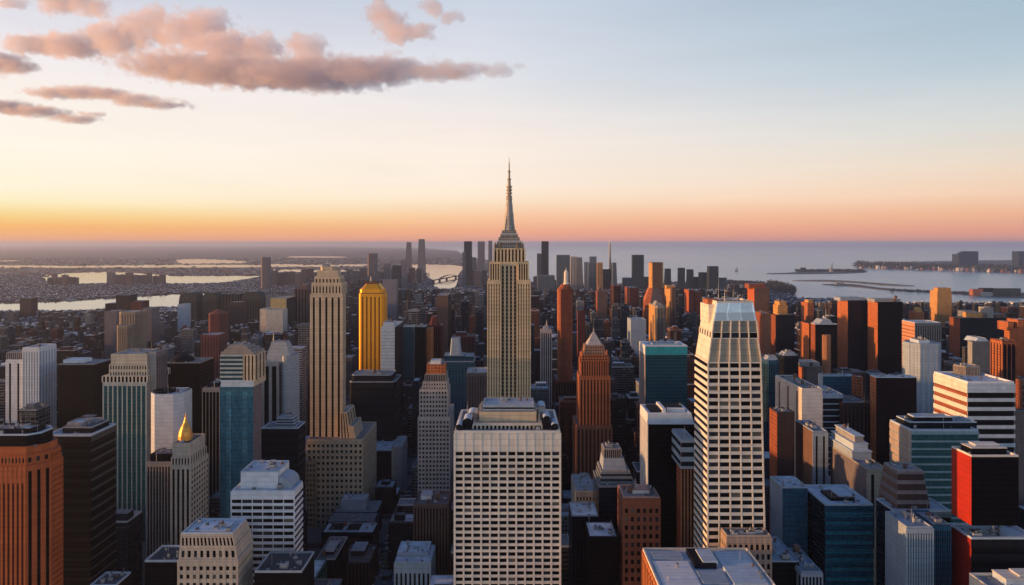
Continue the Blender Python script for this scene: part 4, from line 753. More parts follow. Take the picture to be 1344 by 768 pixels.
simple(1201, 1235, 424, 1150, 'slate blue ribbed tower with peach lit banded side', fr=Pi(stone('slate_panel', (.13, .17, .2)), 11, wf=.5, pane=navy), lf=B(stone('peach_sunlit_side', (.6, .32, .2)), 6, hf=.6, pane=rustlit), xs=1184, short='slate blue tower', yb=520, roof=(.5, .52, .55), rimmat=lightblue)  # peach side and its orange bands have sunlight put into the colour
simple(1199, 1240, 452, 900, 'pale blue eight sided tower in front of the slate blue tower', fr=Pi(greyblue, 3, wf=.7, pane=lightblue), chm=9, dep=34, short='pale blue eight sided tower', yb=540, roof=(.4, .45, .5), cap=[(1206, 1220, 447, 452, lightblue)], nu=3)
simple(1260, 1322, 418, 1400, 'broad dark block with orange edge and rubble like rooftop', fr=navy, lf=rust, xs=1246, short='broad dark block', yb=450, nu=14, roof=(.3, .25, .22), cap=[(1275, 1290, 411, 418, amber), (1296, 1304, 404, 418, greyst), (1306, 1320, 413, 418, brown)])
simple(1229, 1250, 382, 2500, 'amber lit tower standing alone before the bay', fr=amber, lf=amber, top=(1230.5, 1249), short='amber lone tower', nu=2, cap=[(1231, 1248, 378, 382, amber)])
simple(1203, 1213, 410, 2100, 'small orange turreted building among low roofs before the bay', fr=rustlit, nu=2, cap=[(1205, 1211, 404, 410, amber, (1207, 1209))])
simple(1276, 1302, 449, 1050, 'plain grey slab left of the orange striped tower', fr=stone('slate_grey', (.15, .16, .17)), lf=greyst, xs=1270, yb=500, roof=(.4, .44, .5), cap=[(1280, 1298, 444, 449, lightblue, (1284, 1294))])
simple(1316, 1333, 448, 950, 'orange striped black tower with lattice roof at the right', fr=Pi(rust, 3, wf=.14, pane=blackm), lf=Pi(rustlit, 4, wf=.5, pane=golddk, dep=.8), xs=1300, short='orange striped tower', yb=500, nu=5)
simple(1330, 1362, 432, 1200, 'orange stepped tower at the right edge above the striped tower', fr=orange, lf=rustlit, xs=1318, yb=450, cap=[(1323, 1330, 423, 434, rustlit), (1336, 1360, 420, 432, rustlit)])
simple(1341, 1375, 500, 800, 'brown banded tower at the right edge behind the red and black tower', fr=B(brown, 7, pane=darkbrown), lf=rust, xs=1333, yb=580)
simple(1306, 1352, 541, 640, 'dark brown block behind the red and black tower', fr=stone('grey_brown', (.16, .13, .125)), lf=brown, xs=1298, yb=590, roof=(.25, .24, .24))
t = Tower('white_striped_building', 'white building with bold black stripes and orange lit side, right', 620, cat='office building', short='white striped building', yb=545)
t.block(1270, 1331, 503, xs=1226, zlow=548, front=B(lightblue, 8.5, hf=.4, dep=.7, pane=blackm, top=.03), left=B(whitewarm, 8.5, hf=.55, dep=.7, pane=rust, top=.03), roof=(.62, .66, .7), rim=1.6, rimw=1.4, rimmat=whitec, nunits=4)  # rust bands on the left have sunlight put into their colour
t.block(1262, 1290, 482, off=36, dep=16, z0=t.lastz, front=Pi(stone('warm_grey', (.36, .31, .26)), 9, wf=.5), chm=4, part='roof_drum', roof=(.5, .5, .5)); t.done()
t = Tower('teal_banded_building', 'teal banded building with beige side and layered roof, right', 560, cat='office building', short='teal banded building', yb=660)
t.block(1196, 1284, 566, xs=1168, zlow=680, front=B(stone('teal_ledge', (.30, .42, .46)), 6.2, hf=.22, dep=.5, pane=greent, top=.01), left=B(stone('dusky_beige', (.42, .34, .28)), 6.2, hf=.7, dep=.4, pane=greyst), roof=(.3, .33, .35), rim=1.5, rimmat=lightblue, rimw=1.2)
t.block(1194, 1282, 555, off=8, dep=20, z0=wz(566, 560), front=charcoal, part='roof_tier', roof=(.3, .33, .36), rimmat=lightblue); t.block(1200, 1250, 548, off=12, dep=10, z0=wz(566, 560), front=charcoal, part='roof_tier', roof=(.5, .55, .6), rimmat=lightblue); t.done()
t = Tower('tapering_banded_tower', 'brown banded tapering tower rising from a dark banded base, right', 490, short='tapering banded tower', yb=690)
bd = B(stone('dim_mauve_ledge', (.24, .21, .22)), 6.5, hf=.38, dep=.4, pane=darkbrown)
t.block(1178, 1222, 620, off=6, xs=None, dep=26, yb=672, top=(1180, 1213), topdy=(2, 6), front=bd, left=B(stone('mauve_grey', (.19, .16, .17)), 6.5, hf=.5, pane=brown), part='upper_tower', roof=(.3, .3, .32), rimmat=greyst)
t.block(1173, 1248, 672, xs=1150, zlow=745, front=B(stone('slate_ledge', (.2, .24, .27)), 6, hf=.25, dep=.5, pane=blackm), left=navy, part='base_block', roof=(.5, .55, .6), rimmat=lightblue, rim=1.3); t.done()
t = Tower('blue_ribbed_block', 'pale blue ribbed block with spiky roof below the tapering banded tower', 450, cat='office block', short='pale blue ribbed block', yb=768)
t.block(1190, 1224, 693, dep=26, front=Pi(greyblue, 10, wf=.5, dep=.6, pane=blueg), left=greyblue, roof=(.3, .38, .44), nunits=5, rimmat=greyblue)
t.block(1224.5, 1247, 690, off=4, dep=24, front=Pi(blueg, 8, wf=.3, dep=.5, pane=navy), part='wing', roof=(.3, .38, .44), nunits=4); t.done()
t = Tower('red_black_tower', 'black tower with vivid red side wall and white ledged base, right', 450, short='red and black tower', yb=768)
t.block(1275, 1337, 600, xs=1249, yb=690, front=glass('matt_black_glass', (.004, .004, .006), rough=.4, spec=.06), left=redpaint, part='wall', roof=(.35, .38, .4), rim=1.3, rimw=1.2, rimmat=whitewarm, pent=[(.1, .9, .25, .85, 4.0, blackm), (.25, .8, .4, .75, 5.5, greyblue)])
t.block(1275, 1362, 708, xs=1245, off=-2, front=B(charcoal, 9, hf=.5, dep=.3, pane=blackm), left=stone('deep_red_panel', (.34, .02, .012)), part='base_block', roof=(.5, .56, .62), rim=1.3, rimw=1.2, rimmat=lightblue, nunits=6); t.done()
t = Tower('corner_roof_building', 'ivory building with pale blue roof in the bottom right corner', 400, cat='building', short='ivory corner building', yb=768)
t.block(1300, 1420, 775, xs=1272, front=whitewarm, left=whitewarm, roof=(.25, .27, .3), rim=1.4, rimw=1, rimmat=whitewarm, pent=[(.22, .9, .2, .9, 4, lightblue), (.4, .8, .3, .8, 5.5, greyblue)]); t.done()
t = Tower('silver_tiered_building', 'grey tiered building with pale sloping roofs at the terracotta tower foot', 560, cat='building', short='silver tiered building', yb=650)
t.block(786, 836, 640, dep=40, front=navy, roof=(.3, .32, .35), rimmat=greyst)
t.block(788, 832, 622, off=6, yb=640, dep=32, top=(790, 828), topdy=(4, 2), front=B(stone('slate_ledge', (.2, .24, .27)), 4, pane=navy), part='roof_tier', roof=(.4, .42, .45), rimmat=greyst)
t.block(791, 824, 605, off=12, yb=622, dep=24, top=(793, 820), topdy=(4, 2), front=greyblue, part='roof_tier', roof=(.4, .42, .45)); t.block(793, 815, 590, off=18, yb=605, dep=16, front=Pi(greyst, 8, wf=.4, pane=navy), part='roof_tier', nunits=3); t.done()
simple(751, 785, 678, 540, 'small dark building with bright pale roof beside the gridded block', name='low_dark_building', cat='building', fr=Pi(navy, 7), roof=(.62, .72, .78), nu=1, rimmat=greyblue, dep=28, yb=768)
simple(773, 811, 706, 500, 'dark building with a flat white roof left of the red brick grid tower', name='low_dark_building', cat='building', fr=blackm, roof=(.66, .74, .8), nu=3, rimmat=charcoal, dep=28, yb=768)
simple(756, 781, 646, 600, 'small grey building with square windows left of the silver tiered building', name='low_dark_building', cat='building', fr=G(greyst, 6, 6, wf=.5), roof=(.35, .36, .38), nu=4, yb=690)
simple(334, 396, 752, 470, 'black low building with white rimmed roof below the white ribbon office', name='low_dark_building', cat='building', fr=blackm, roof=(.05, .055, .065), nu=4, rimmat=greyblue, rim=1.4, dep=30, yb=768)
simple(190, 234, 738, 520, 'dark low building with white rimmed roof left of the beige mansard office', name='low_dark_building', cat='building', fr=blackm, roof=(.06, .07, .08), nu=1, rimmat=lightblue, rim=1.6, dep=26, yb=768)
simple(118, 152, 770, 500, 'black low building with long white edged roof, bottom left', name='low_dark_building', cat='building', fr=blackm, rt=charcoal, xs=172, roof=(.1, .11, .13), nu=1, rimmat=lightblue, rim=1.4, yb=768)
simple(860, 878, 445, 1150, 'amber fronted tower behind the teal box tower roof', fr=stone('grey_brown', (.16, .13, .125)), lf=amber, xs=852, yb=448, nu=0) if False else None
# the amber bottle shaped tower and its neighbours
t = Tower('bottle_shaped_tower', 'bottle shaped amber tower with narrow neck rising above the mid city', 2000, short='bottle shaped tower', yb=440)
t.block(854, 871, 345, dep=34, yb=378, off=6, front=stone('brown_stone', (.17, .10, .075)), left=amber, chm=5, cham=amber, part='neck', nunits=1)
t.block(848, 876, 378, dep=60, yb=395, front=stone('grey_brown', (.16, .13, .125)), left=rustlit, cham=rust, chm=14, top=(854, 871), topdy=(10, 10), part='sloping_shoulder', rim=.3)
t.block(848, 876, 395, dep=60, front=stone('grey_brown', (.16, .13, .125)), left=rust, cham=rust, chm=14, part='body', rim=.3); t.done()
simple(860, 874, 402, 1500, 'amber and grey tower with small dome, in front of the bottle shaped tower', fr=Pi(stone('warm_grey', (.36, .31, .26)), 4), lf=amber, xs=851, yb=445, chm=5, cap=[(859, 867, 396, 402, greyst, (862, 864))])
simple(880, 888, 378, 2100, 'slim amber tower with dark edge right of the bottle shaped tower', fr=stone('brown_stone', (.17, .10, .075)), lf=amber, xs=872, yb=430, chm=4, cap=[(875, 886, 375, 379, amber)], short='slim amber tower')
simple(828, 848, 420, 1450, 'pale blue tower with glassy top left of the bottle shaped tower', fr=greyblue, yb=450, nu=4, roof=(.4, .5, .55))
simple(826, 838, 378, 2600, 'dark red block with orange edge left of the bottle shaped tower', fr=maroon, lf=rust, xs=820, yb=402); simple(803, 815, 375, 2600, 'round topped dark red tower left of the orange edged red block', fr=Pi(maroon, 4), chm=8, yb=400)
simple(904, 911, 381, 2500, 'dark red block with orange edge left of the ivory tower crown', fr=maroon, lf=orange, xs=898, yb=410); simple(912, 921, 383, 2500, 'dark brown red slab touching the left of the ivory tower crown', fr=maroon, yb=410)  # orange edge is sunlight put into the left wall's colour
simple(784, 797, 382, 2500, 'rough brown tower with a pointed top behind the slender dark red tower', fr=stone('brown_stone', (.17, .10, .075)), lf=rust, yb=420, cap=[(785, 790, 376, 382, brown, (787, 788))])
# distant skyline: its own far towers
far = [  # x0, x1, y top, D, material, label, options
 (342, 353, 338, 5200, 'mauve_grey', 'lone rounded tower on the far left shore beyond the river', dict(chm=12)),
 (482, 494, 333, 5600, 'mauve_grey', 'lone rounded tower beyond the river above the gold tower', dict(chm=12)),
 (532, 540, 318, 9000, 'mauve_grey', 'hazy tapering tower on the horizon, left of the taller pair', dict(top=(533.5, 539))),
 (548, 558, 314, 9000, 'mauve_grey', 'hazy tall twin topped tower on the horizon', dict(top=(549.5, 556.5))),
 (515, 525, 349, 5200, 'charcoal_panel', 'grey blue slab in the far cluster right of the rounded tower', {}),
 (526, 533, 342, 5600, 'mauve_pale', 'pale stepped tower in the far cluster behind the grey blue slab', {}),
 (504, 512, 346, 5800, 'mauve_pale', 'pale slim slab in the far cluster left of the grey blue slab', {}),
 (609, 619, 317, 5600, 'charcoal_panel', 'tall dark tower at the left of the far group beyond the bay', {}),
 (607, 611, 331, 5400, 'slate_panel', 'lower dark slab attached left of the tall dark far tower', {}),
 (619, 628, 338, 5800, 'slate_panel', 'sloping slate tower right of the tall dark far tower', dict(top=(619, 624))),
 (627, 636, 317, 6600, 'mauve_pale', 'pale hazy tower in the far group left of the needle spire skyscraper', {}),
 (641, 646, 316, 7000, 'mauve_pale', 'hazy slim tower touching the left edge of the needle spire skyscraper', {}),
 (711, 720, 317, 4700, 'near_black', 'tall black far tower right of the needle spire skyscraper', {}),
 (705, 711, 333, 4800, 'slate_panel', 'slate tower attached left of the tall black far tower', {}),
 (706, 728, 362, 4300, 'slate_panel', 'wide low slate block at the foot of the tall black far tower', {}),
 (731, 748, 335, 4600, 'slate_panel', 'broad slate tower with ragged roof in the far right group', {}),
 (749, 757, 337, 4500, 'warm_pale', 'cream edged far tower right of the broad slate tower', {}),
 (757, 766, 338, 4500, 'grey_stone', 'grey far tower beside the cream edged far tower', dict(top=(757, 764))),
 (767, 773, 344, 4600, 'blue_grey_panel', 'pale grey blue slab left of the dark blue twin far slab', {}),
 (773, 784, 345, 4400, 'slate_panel', 'dark blue far slab with raised box on its roof', dict(cap=[(774, 783, 337, 345)])),
 (784, 791, 345, 4200, 'amber_sunlit_stone', 'amber lit far tower beside the white spired needle', {}),
 (791, 802, 354, 4300, 'charcoal_panel', 'squat charcoal tower right of the amber lit far tower', {}),
 (799, 803, 318, 4700, 'warm_pale', 'thin white needle tower in the far group', dict(top=(800.4, 801.6))),
 (802, 811, 345, 4200, 'slate_panel', 'slate rounded tower right of the white needle', dict(chm=8, top=(803.5, 809))),
 (831, 845, 335, 4300, 'slate_dark', 'broad dark blue slab standing alone against the sea', {}),
 (818, 829, 365, 4700, 'slate_panel', 'low slate tower left of the lone broad slab', {}),
 (845, 855, 364, 4600, 'slate_dark', 'low dark block right of the lone broad slab', {}),
 (872, 881, 353, 4300, 'slate_dark', 'angled dark tower right of the bottle shaped tower', dict(top=(874, 880.5))),
 (891, 899, 352, 4300, 'slate_dark', 'dark slab, left one of the small row against the sea', {}),
 (902, 911, 354, 4300, 'slate_dark', 'dark slab, second of the small row against the sea', dict(top=(903, 910))),
 (911, 919, 364, 4400, 'slate_dark', 'lowest dark slab of the row against the sea', {}),
 (919, 929, 358, 4300, 'slate_dark', 'dark stepped slab left of the tallest of the sea row', {}),
 (930, 943, 350, 4200, 'slate_dark', 'tallest dark slab of the row against the sea', dict(top=(931, 943))),
 (944, 954, 365, 4300, 'slate_panel', 'low slate tower at the right end of the sea row', {}),
]
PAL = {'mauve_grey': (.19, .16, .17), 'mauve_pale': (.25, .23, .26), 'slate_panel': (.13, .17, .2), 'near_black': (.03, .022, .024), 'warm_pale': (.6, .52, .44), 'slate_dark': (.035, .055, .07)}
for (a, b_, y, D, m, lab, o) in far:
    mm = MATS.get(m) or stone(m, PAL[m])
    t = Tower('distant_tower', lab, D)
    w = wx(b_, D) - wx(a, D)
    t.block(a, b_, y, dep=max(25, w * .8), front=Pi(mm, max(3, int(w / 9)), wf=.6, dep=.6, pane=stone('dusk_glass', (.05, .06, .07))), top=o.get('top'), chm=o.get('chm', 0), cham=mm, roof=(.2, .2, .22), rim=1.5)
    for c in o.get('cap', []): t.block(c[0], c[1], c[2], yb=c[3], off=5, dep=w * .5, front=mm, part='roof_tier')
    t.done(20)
# ================================================================ land, water, streets
def sheet(name, pts, z, mat, kind='structure', depth=0, label=None):
    b = MB(); b.face([(x, y, z) for x, y in pts], mat)
    if depth:
        n = len(pts)
        for i in range(n):
            p, q = pts[i], pts[(i + 1) % n]; b.face([(*q, z), (*p, z), (*p, z - depth), (*q, z - depth)], mat)
    return tag(b.build(name), label, kind=kind)
def smooth(pp, k=5, amp=0.0, rnd=random.Random(3)):       # rounds and roughens a shoreline given in photo pixels
    out = []; n = len(pp)
    for i in range(n):
        p0, p1, p2, p3 = pp[i - 1], pp[i], pp[(i + 1) % n], pp[(i + 2) % n]
        for j in range(k):
            s_ = j / k
            c = [0.5 * (2 * p1[a] + (p2[a] - p0[a]) * s_ + (2 * p0[a] - 5 * p1[a] + 4 * p2[a] - p3[a]) * s_ ** 2 + (3 * p1[a] - p0[a] - 3 * p2[a] + p3[a]) * s_ ** 3) for a in (0, 1)]
            out.append((c[0] + rnd.uniform(-amp, amp) * 3, c[1] + rnd.uniform(-amp, amp) * .5))
    return out
def water_mat():
    m, n, l, p = newmat('water')
    g = n.new('ShaderNodeNewGeometry'); mp = n.new('ShaderNodeMapping'); mp.inputs['Scale'].default_value = (.006, .003, .006); l.new(g.outputs['Position'], mp.inputs[0])
    a = n.new('ShaderNodeTexNoise'); a.inputs['Scale'].default_value = 1; a.inputs['Detail'].default_value = 8; a.inputs['Roughness'].default_value = .6; l.new(mp.outputs[0], a.inputs[0])
    b = n.new('ShaderNodeTexNoise'); b.inputs['Scale'].default_value = .0004; b.inputs['Detail'].default_value = 3; l.new(g.outputs['Position'], b.inputs[0])
    bp = n.new('ShaderNodeBump'); bp.inputs['Strength'].default_value = .6; bp.inputs['Distance'].default_value = 45; l.new(a.outputs[0], bp.inputs['Height']); l.new(bp.outputs[0], p.inputs['Normal'])
    mx = n.new('ShaderNodeMix'); mx.data_type = 'RGBA'; l.new(b.outputs[0], mx.inputs[0]); mx.inputs[6].default_value = (.36, .54, .58, 1); mx.inputs[7].default_value = (.46, .62, .65, 1); l.new(mx.outputs[2], p.inputs['Base Color'])
    l.new(math_n(n, l, 'MULTIPLY_ADD', b.outputs[0], .2, .12), p.inputs['Roughness']); p.inputs['IOR'].default_value = 1.33; p.inputs['Specular IOR Level'].default_value = .3
    return m
def river_mat():
    m, n, l, p = newmat('calm_river_water')
    g = n.new('ShaderNodeNewGeometry'); a = n.new('ShaderNodeTexNoise'); a.inputs['Scale'].default_value = .004; a.inputs['Detail'].default_value = 5; l.new(g.outputs['Position'], a.inputs[0])
    bp = n.new('ShaderNodeBump'); bp.inputs['Strength'].default_value = .1; bp.inputs['Distance'].default_value = 3; l.new(a.outputs[0], bp.inputs['Height']); l.new(bp.outputs[0], p.inputs['Normal'])
    p.inputs['Base Color'].default_value = (.10, .11, .11, 1); l.new(math_n(n, l, 'MULTIPLY_ADD', a.outputs[0], .1, .02), p.inputs['Roughness']); p.inputs['IOR'].default_value = 1.5
    return m
def land_mat():
    m, n, l, p = newmat('land')
    g = n.new('ShaderNodeNewGeometry')
    a = n.new('ShaderNodeTexNoise'); a.inputs['Scale'].default_value = .0025; a.inputs['Detail'].default_value = 9; a.inputs['Roughness'].default_value = .7; l.new(g.outputs['Position'], a.inputs[0])
    cr = n.new('ShaderNodeValToRGB'); l.new(a.outputs[0], cr.inputs[0]); e = cr.color_ramp.elements; e[0].position = .35; e[0].color = (.035, .034, .038, 1); e[1].position = .62; e[1].color = (.11, .10, .105, 1)
    v = n.new('ShaderNodeTexVoronoi'); v.inputs['Scale'].default_value = .012; l.new(g.outputs['Position'], v.inputs[0])
    sc = n.new('ShaderNodeSeparateColor'); l.new(v.outputs['Color'], sc.inputs[0])
    mk = math_n(n, l, 'MULTIPLY', math_n(n, l, 'LESS_THAN', v.outputs['Distance'], .3), math_n(n, l, 'GREATER_THAN', sc.outputs[0], .8))
    mx = n.new('ShaderNodeMix'); mx.data_type = 'RGBA'; l.new(mk, mx.inputs[0]); l.new(cr.outputs[0], mx.inputs[6]); mx.inputs[7].default_value = (.35, .33, .32, 1)
    l.new(mx.outputs[2], p.inputs['Base Color']); p.inputs['Roughness'].default_value = .9
    return m
WATER, LAND, RIVER = water_mat(), land_mat(), river_mat(); sandm = stone('sand', (.2, .18, .15)); wood_ = stone('tree_foliage', (.04, .045, .035), var=.4)
FAR = 105000
sheet('sea', [(-FAR, -8000), (FAR, -8000), (FAR, FAR), (-FAR, FAR)], -2.5, WATER)
shore = smooth([(1500, 428), (1344, 413), (1200, 401), (1120, 393), (1046, 391), (1044, 380), (1010, 372), (945, 368), (880, 371), (800, 373), (715, 372), (668, 365)], 4, .25)[:-4]
coast = [gd(x, max(y, 325)) for x, y in shore]
coast += [gd(664, 352), gd(640, 342), gd(610, 335), gd(600, 329.5), gd(560, 326), gd(440, 324), gd(200, 323), gd(0, 322.8)]
hx, hy = gd(-600, 322.8)
sheet('ground', [(-9000, -6000), (9000, -6000), (9000, 1500)] + coast + [(hx, hy)], 0, LAND, depth=4)
RIV = [smooth([(-90, 400), (0, 398), (60, 396), (150, 391), (224, 386), (300, 384), (345, 386), (400, 385), (404, 395), (380, 406), (300, 407), (224, 404), (110, 408), (0, 411), (-90, 414)], 4, .12),
       smooth([(60, 361), (100, 358.5), (150, 357), (224, 361.5), (290, 361.5), (345, 362), (318, 368), (285, 372), (240, 373), (180, 372.5), (100, 373), (60, 371)], 4, .12),
       smooth([(-90, 348.2), (100, 348.6), (224, 347.6), (343, 348), (343, 350.8), (224, 351.2), (100, 351.6), (-90, 351.4)], 3, .06),
       smooth([(350, 346.5), (418, 347.5), (480, 347), (490, 349), (420, 350.3), (352, 350)], 3, .06), smooth([(352, 353.5), (430, 354.5), (490, 354), (488, 356.5), (420, 357), (354, 357)], 3, .06),
       smooth([(233, 341), (270, 340), (320, 343), (316, 345.4), (270, 346), (236, 346.5)], 4, .25), smooth([(-60, 340.5), (14, 341.5), (18, 343), (-60, 343.5)], 3, .05), smooth([(384, 336.4), (448, 336.8), (448, 338.2), (386, 338.2)], 3, .05),
       smooth([(530, 348), (570, 347), (607, 350), (602, 360), (600, 370), (594, 379), (574, 379), (566, 370), (560, 362), (548, 357), (532, 355)], 4, .15)]
RG = [[gd(*p) for p in r] for r in RIV]
for r in RG: sheet('river', r, .4, RIVER)
def inside(p, poly):
    c = False; j = len(poly) - 1
    for i in range(len(poly)):
        if (poly[i][1] > p[1]) != (poly[j][1] > p[1]) and p[0] < (poly[j][0] - poly[i][0]) * (p[1] - poly[i][1]) / (poly[j][1] - poly[i][1]) + poly[i][0]: c = not c
        j = i
    return c
CP = [(-9000, -6000), (9000, -6000), (9000, 1500)] + coast + [(hx, hy)]
RIVROWS = RG
def onland(x, y, m=0):
    return inside((x, y), CP) and not any(inside((x, y), r) for r in RIVROWS)
# streets: avenues run away from the camera, cross streets run across
AV0, AVS, AVW = -143.0, 132.0, 18.0; ST0, STS, STW = 300.0, 84.0, 13.0
street_m = stone('street_asphalt', (.04, .04, .043)); pave_m = stone('pavement_slabs', (.14, .14, .14)); paint_m = stone('road_paint', (.7, .7, .68))
sheet('street', [(-1500, 250), (1500, 250), (2250, 2950), (1500, 3900), (900, 4900), (-1000, 4900), (-2500, 3000)], .02, street_m)
b = MB()
for i in range(-12, 14):
    for j in range(0, 22):
        x0 = AV0 + i * AVS + AVW / 2 ; x1 = x0 + AVS - AVW; y0 = ST0 + j * STS + STW / 2; y1 = y0 + STS - STW
        if abs((x0 + x1) / 2) < y1 * .85 + 60 and y1 < 2300: b.box(x0, x1, y0, y1, .03, .17, pave_m, 'fblrt')
tag(b.build('pavement'), kind='structure')
b = MB()
for lx in (-4.5, 0, 4.5):
    y = 500
    while y < 1700:
        b.box(AV0 + lx - .12, AV0 + lx + .12, y, y + (4 if lx else 9), .026, .030, paint_m, 't'); y += 10
for j in range(0, 16):
    yy = ST0 + j * STS
    for side in (-1, 1):
        for k in range(-6, 7): b.box(AV0 + k * 1.3 - .3, AV0 + k * 1.3 + .3, yy + side * (STW / 2 + 1.5) - 1.4, yy + side * (STW / 2 + 1.5) + 1.4, .026, .031, paint_m, 't')
tag(b.build('road_marking'), kind='structure')
# ================================================================ cars on the avenue
def car_mesh(mat):
    b = MB()
    b.hexa([(-.9, -2.2, .3), (.9, -2.2, .3), (.9, 2.2, .3), (-.9, 2.2, .3), (-.88, -2.15, .85), (.88, -2.15, .85), (.88, 2.15, .85), (-.88, 2.15, .85)], mat, 'fblrtd')
    b.hexa([(-.82, -1.5, .85), (.82, -1.5, .85), (.82, 1.1, .85), (-.82, 1.1, .85), (-.66, -1.0, 1.42), (.66, -1.0, 1.42), (.66, .4, 1.42), (-.66, .4, 1.42)], pane, 'fblrt')
    b.box(-.64, .64, -.98, .38, 1.425, 1.47, mat, 'fblrt')
    for sx in (-.86, .66):
        for sy in (-1.35, 1.35):
            for i in range(10):
                a, c = 2 * math.pi * i / 10, 2 * math.pi * (i + 1) / 10
                b.face([(sx, sy + .34 * math.cos(a), .34 + .34 * math.sin(a)), (sx + .2, sy + .34 * math.cos(a), .34 + .34 * math.sin(a)), (sx + .2, sy + .34 * math.cos(c), .34 + .34 * math.sin(c)), (sx, sy + .34 * math.cos(c), .34 + .34 * math.sin(c))], charcoal)
                b.face([(sx, sy, .34), (sx, sy + .34 * math.cos(c), .34 + .34 * math.sin(c)), (sx, sy + .34 * math.cos(a), .34 + .34 * math.sin(a))], charcoal); b.face([(sx + .2, sy, .34), (sx + .2, sy + .34 * math.cos(a), .34 + .34 * math.sin(a)), (sx + .2, sy + .34 * math.cos(c), .34 + .34 * math.sin(c))], charcoal)
    o = b.build('car'); me = o.data; bpy.data.objects.remove(o); return me
CARS = [(car_mesh(whitec), 'white'), (car_mesh(stone('yellow_paint', (.7, .42, .03))), 'yellow'), (car_mesh(stone('black_paint', (.02, .02, .025), rough=.3)), 'black'), (car_mesh(steel), 'silver')]
y = 742
while y < 1300:
    for lane in (-7.4, -2.6, 2.4, 7.3):
        if R.random() < .62:
            me, cn = R.choice(CARS); o = bpy.data.objects.new('car', me); C.objects.link(o)
            o.location = (AV0 + lane + R.uniform(-.3, .3), y + R.uniform(-2, 2), .03); o.rotation_euler[2] = 0 if lane > 0 else math.pi
            tag(o, '%s car among the traffic on the dark avenue' % cn, 'car', 'cars on the avenue')
    y += R.uniform(8, 15)
# ================================================================ the rest of the city
COL = [('charcoal', (.05, .05, .058)), ('navy', (.04, .055, .085)), ('dark brown', (.085, .058, .048)), ('maroon', (.13, .045, .04)), ('slate grey', (.13, .145, .165)),
       ('mid grey', (.22, .22, .225)), ('tan', (.36, .29, .21)), ('brick red', (.26, .10, .06)), ('pale grey', (.42, .43, .44)), ('blue grey', (.18, .24, .30)), ('rust orange', (.30, .11, .055))]
ROOFC = [('dark', (.06, .068, .085)), ('grey', (.19, .21, .25)), ('pale', (.42, .47, .54)), ('white', (.72, .76, .80))]
lots = []
rg = random.Random(11)
hero_px = [(h[0], h[1], h[2], h[3], h[4]) for h in HERO]
def ok_foot(x0, x1, y0, y1):
    for f in FOOT:
        if x0 < f[1] and x1 > f[0] and y0 < f[3] and y1 > f[2]: return False
    return True
j = 0
while True:
    yb0 = ST0 + j * STS + STW / 2 + 2; j += 1
    if yb0 > 7600: break
    if yb0 < 480: continue
    for i in range(-64, 66):
        bx0 = AV0 + i * AVS + AVW / 2 + 3; bx1 = bx0 + AVS - AVW - 6
        lim = yb0 * .80 + 150
        if bx1 < -lim - (500 if yb0 < 3500 else 0) or bx0 > lim: continue
        for row in ((0, 1) if yb0 < 1900 else (0, 1, 2)):
            ya = yb0 + row * (35 if yb0 < 1900 else 22.5); dcap = 32 if yb0 < 1900 else 20.5
            x = bx0
            while x < bx1 - 10:
                w = rg.choice((9, 11, 14, 17, 21, 26)) if yb0 > 1900 else rg.choice((14, 17, 20, 26, 34)) if yb0 > 1300 else rg.choice((22, 28, 34, 40, 50)); w = min(w, bx1 - x)
                if bx1 - x - w < 12: w = bx1 - x
                d = rg.uniform(dcap * .75, dcap); x0, x1, y0, y1 = x, x + w - rg.uniform(.3, 1.5), ya + (rg.uniform(0, 2) if row == 0 else 0), ya + d
                x += w
                cx = (x0 + x1) / 2
                if not ok_foot(x0, x1, y0, y1): continue
                if yb0 > 2500 and not all(onland(a, c) for a in (x0, x1) for c in (y0 - 20, y1 + 20)): continue
                D = y0; r = rg.random()
                if D < 1000: h = rg.uniform(35, 95) if r < .7 else rg.uniform(90, 170)
                elif D < 2200: h = rg.uniform(28, 80) if r < .42 else rg.uniform(75, 145) if r < .82 else rg.uniform(130, 205)
                elif D < 3800: h = rg.uniform(16, 55) if r < .5 else rg.uniform(50, 110) if r < .84 else rg.uniform(100, 165)
                else: h = rg.uniform(9, 36) if r < .64 else rg.uniform(34, 80) if r < .9 else rg.uniform(75, 140)
                if cx / D < -.2 and D > 1300: h *= max(.6, .9 + (cx / D + .2) * .9)
                if D > 1500 and w > 2.2 * 20: h *= .8              # the left side of the photo lies lower
                pa, pb = CX + F * x0 / D, CX + F * x1 / D
                pa, pb = min(pa, CX + F * x0 / y1), max(pb, CX + F * x1 / y1)
                cap = 1e9
                for (ha, hb, ht, hyb, hy0) in hero_px:
                    if hy0 > D and pa < hb - 1 and pb > ha + 1: cap = min(cap, CAMZ - (hyb - HY) / F * D)
                edge = 379 if pa > 556 and pb < 614 else 408 if pa < 236 else 406 if pa < 398 else 366 if pb < 672 else 374 if pb < 1000 else 397
                if D > 1900: cap = min(cap, CAMZ - (edge - HY) / F * D) if cx / D < -.3 or D > 3000 or pb > 1000 else min(cap, CAMZ - (edge - 6 - HY) / F * D)
                if h > cap: h = cap - rg.uniform(0, 12)
                if h < 7:
                    if D < 2600: continue
                    h = rg.uniform(5, 12)
                lots.append((x0, x1, y0, y1, h, rg.random()))
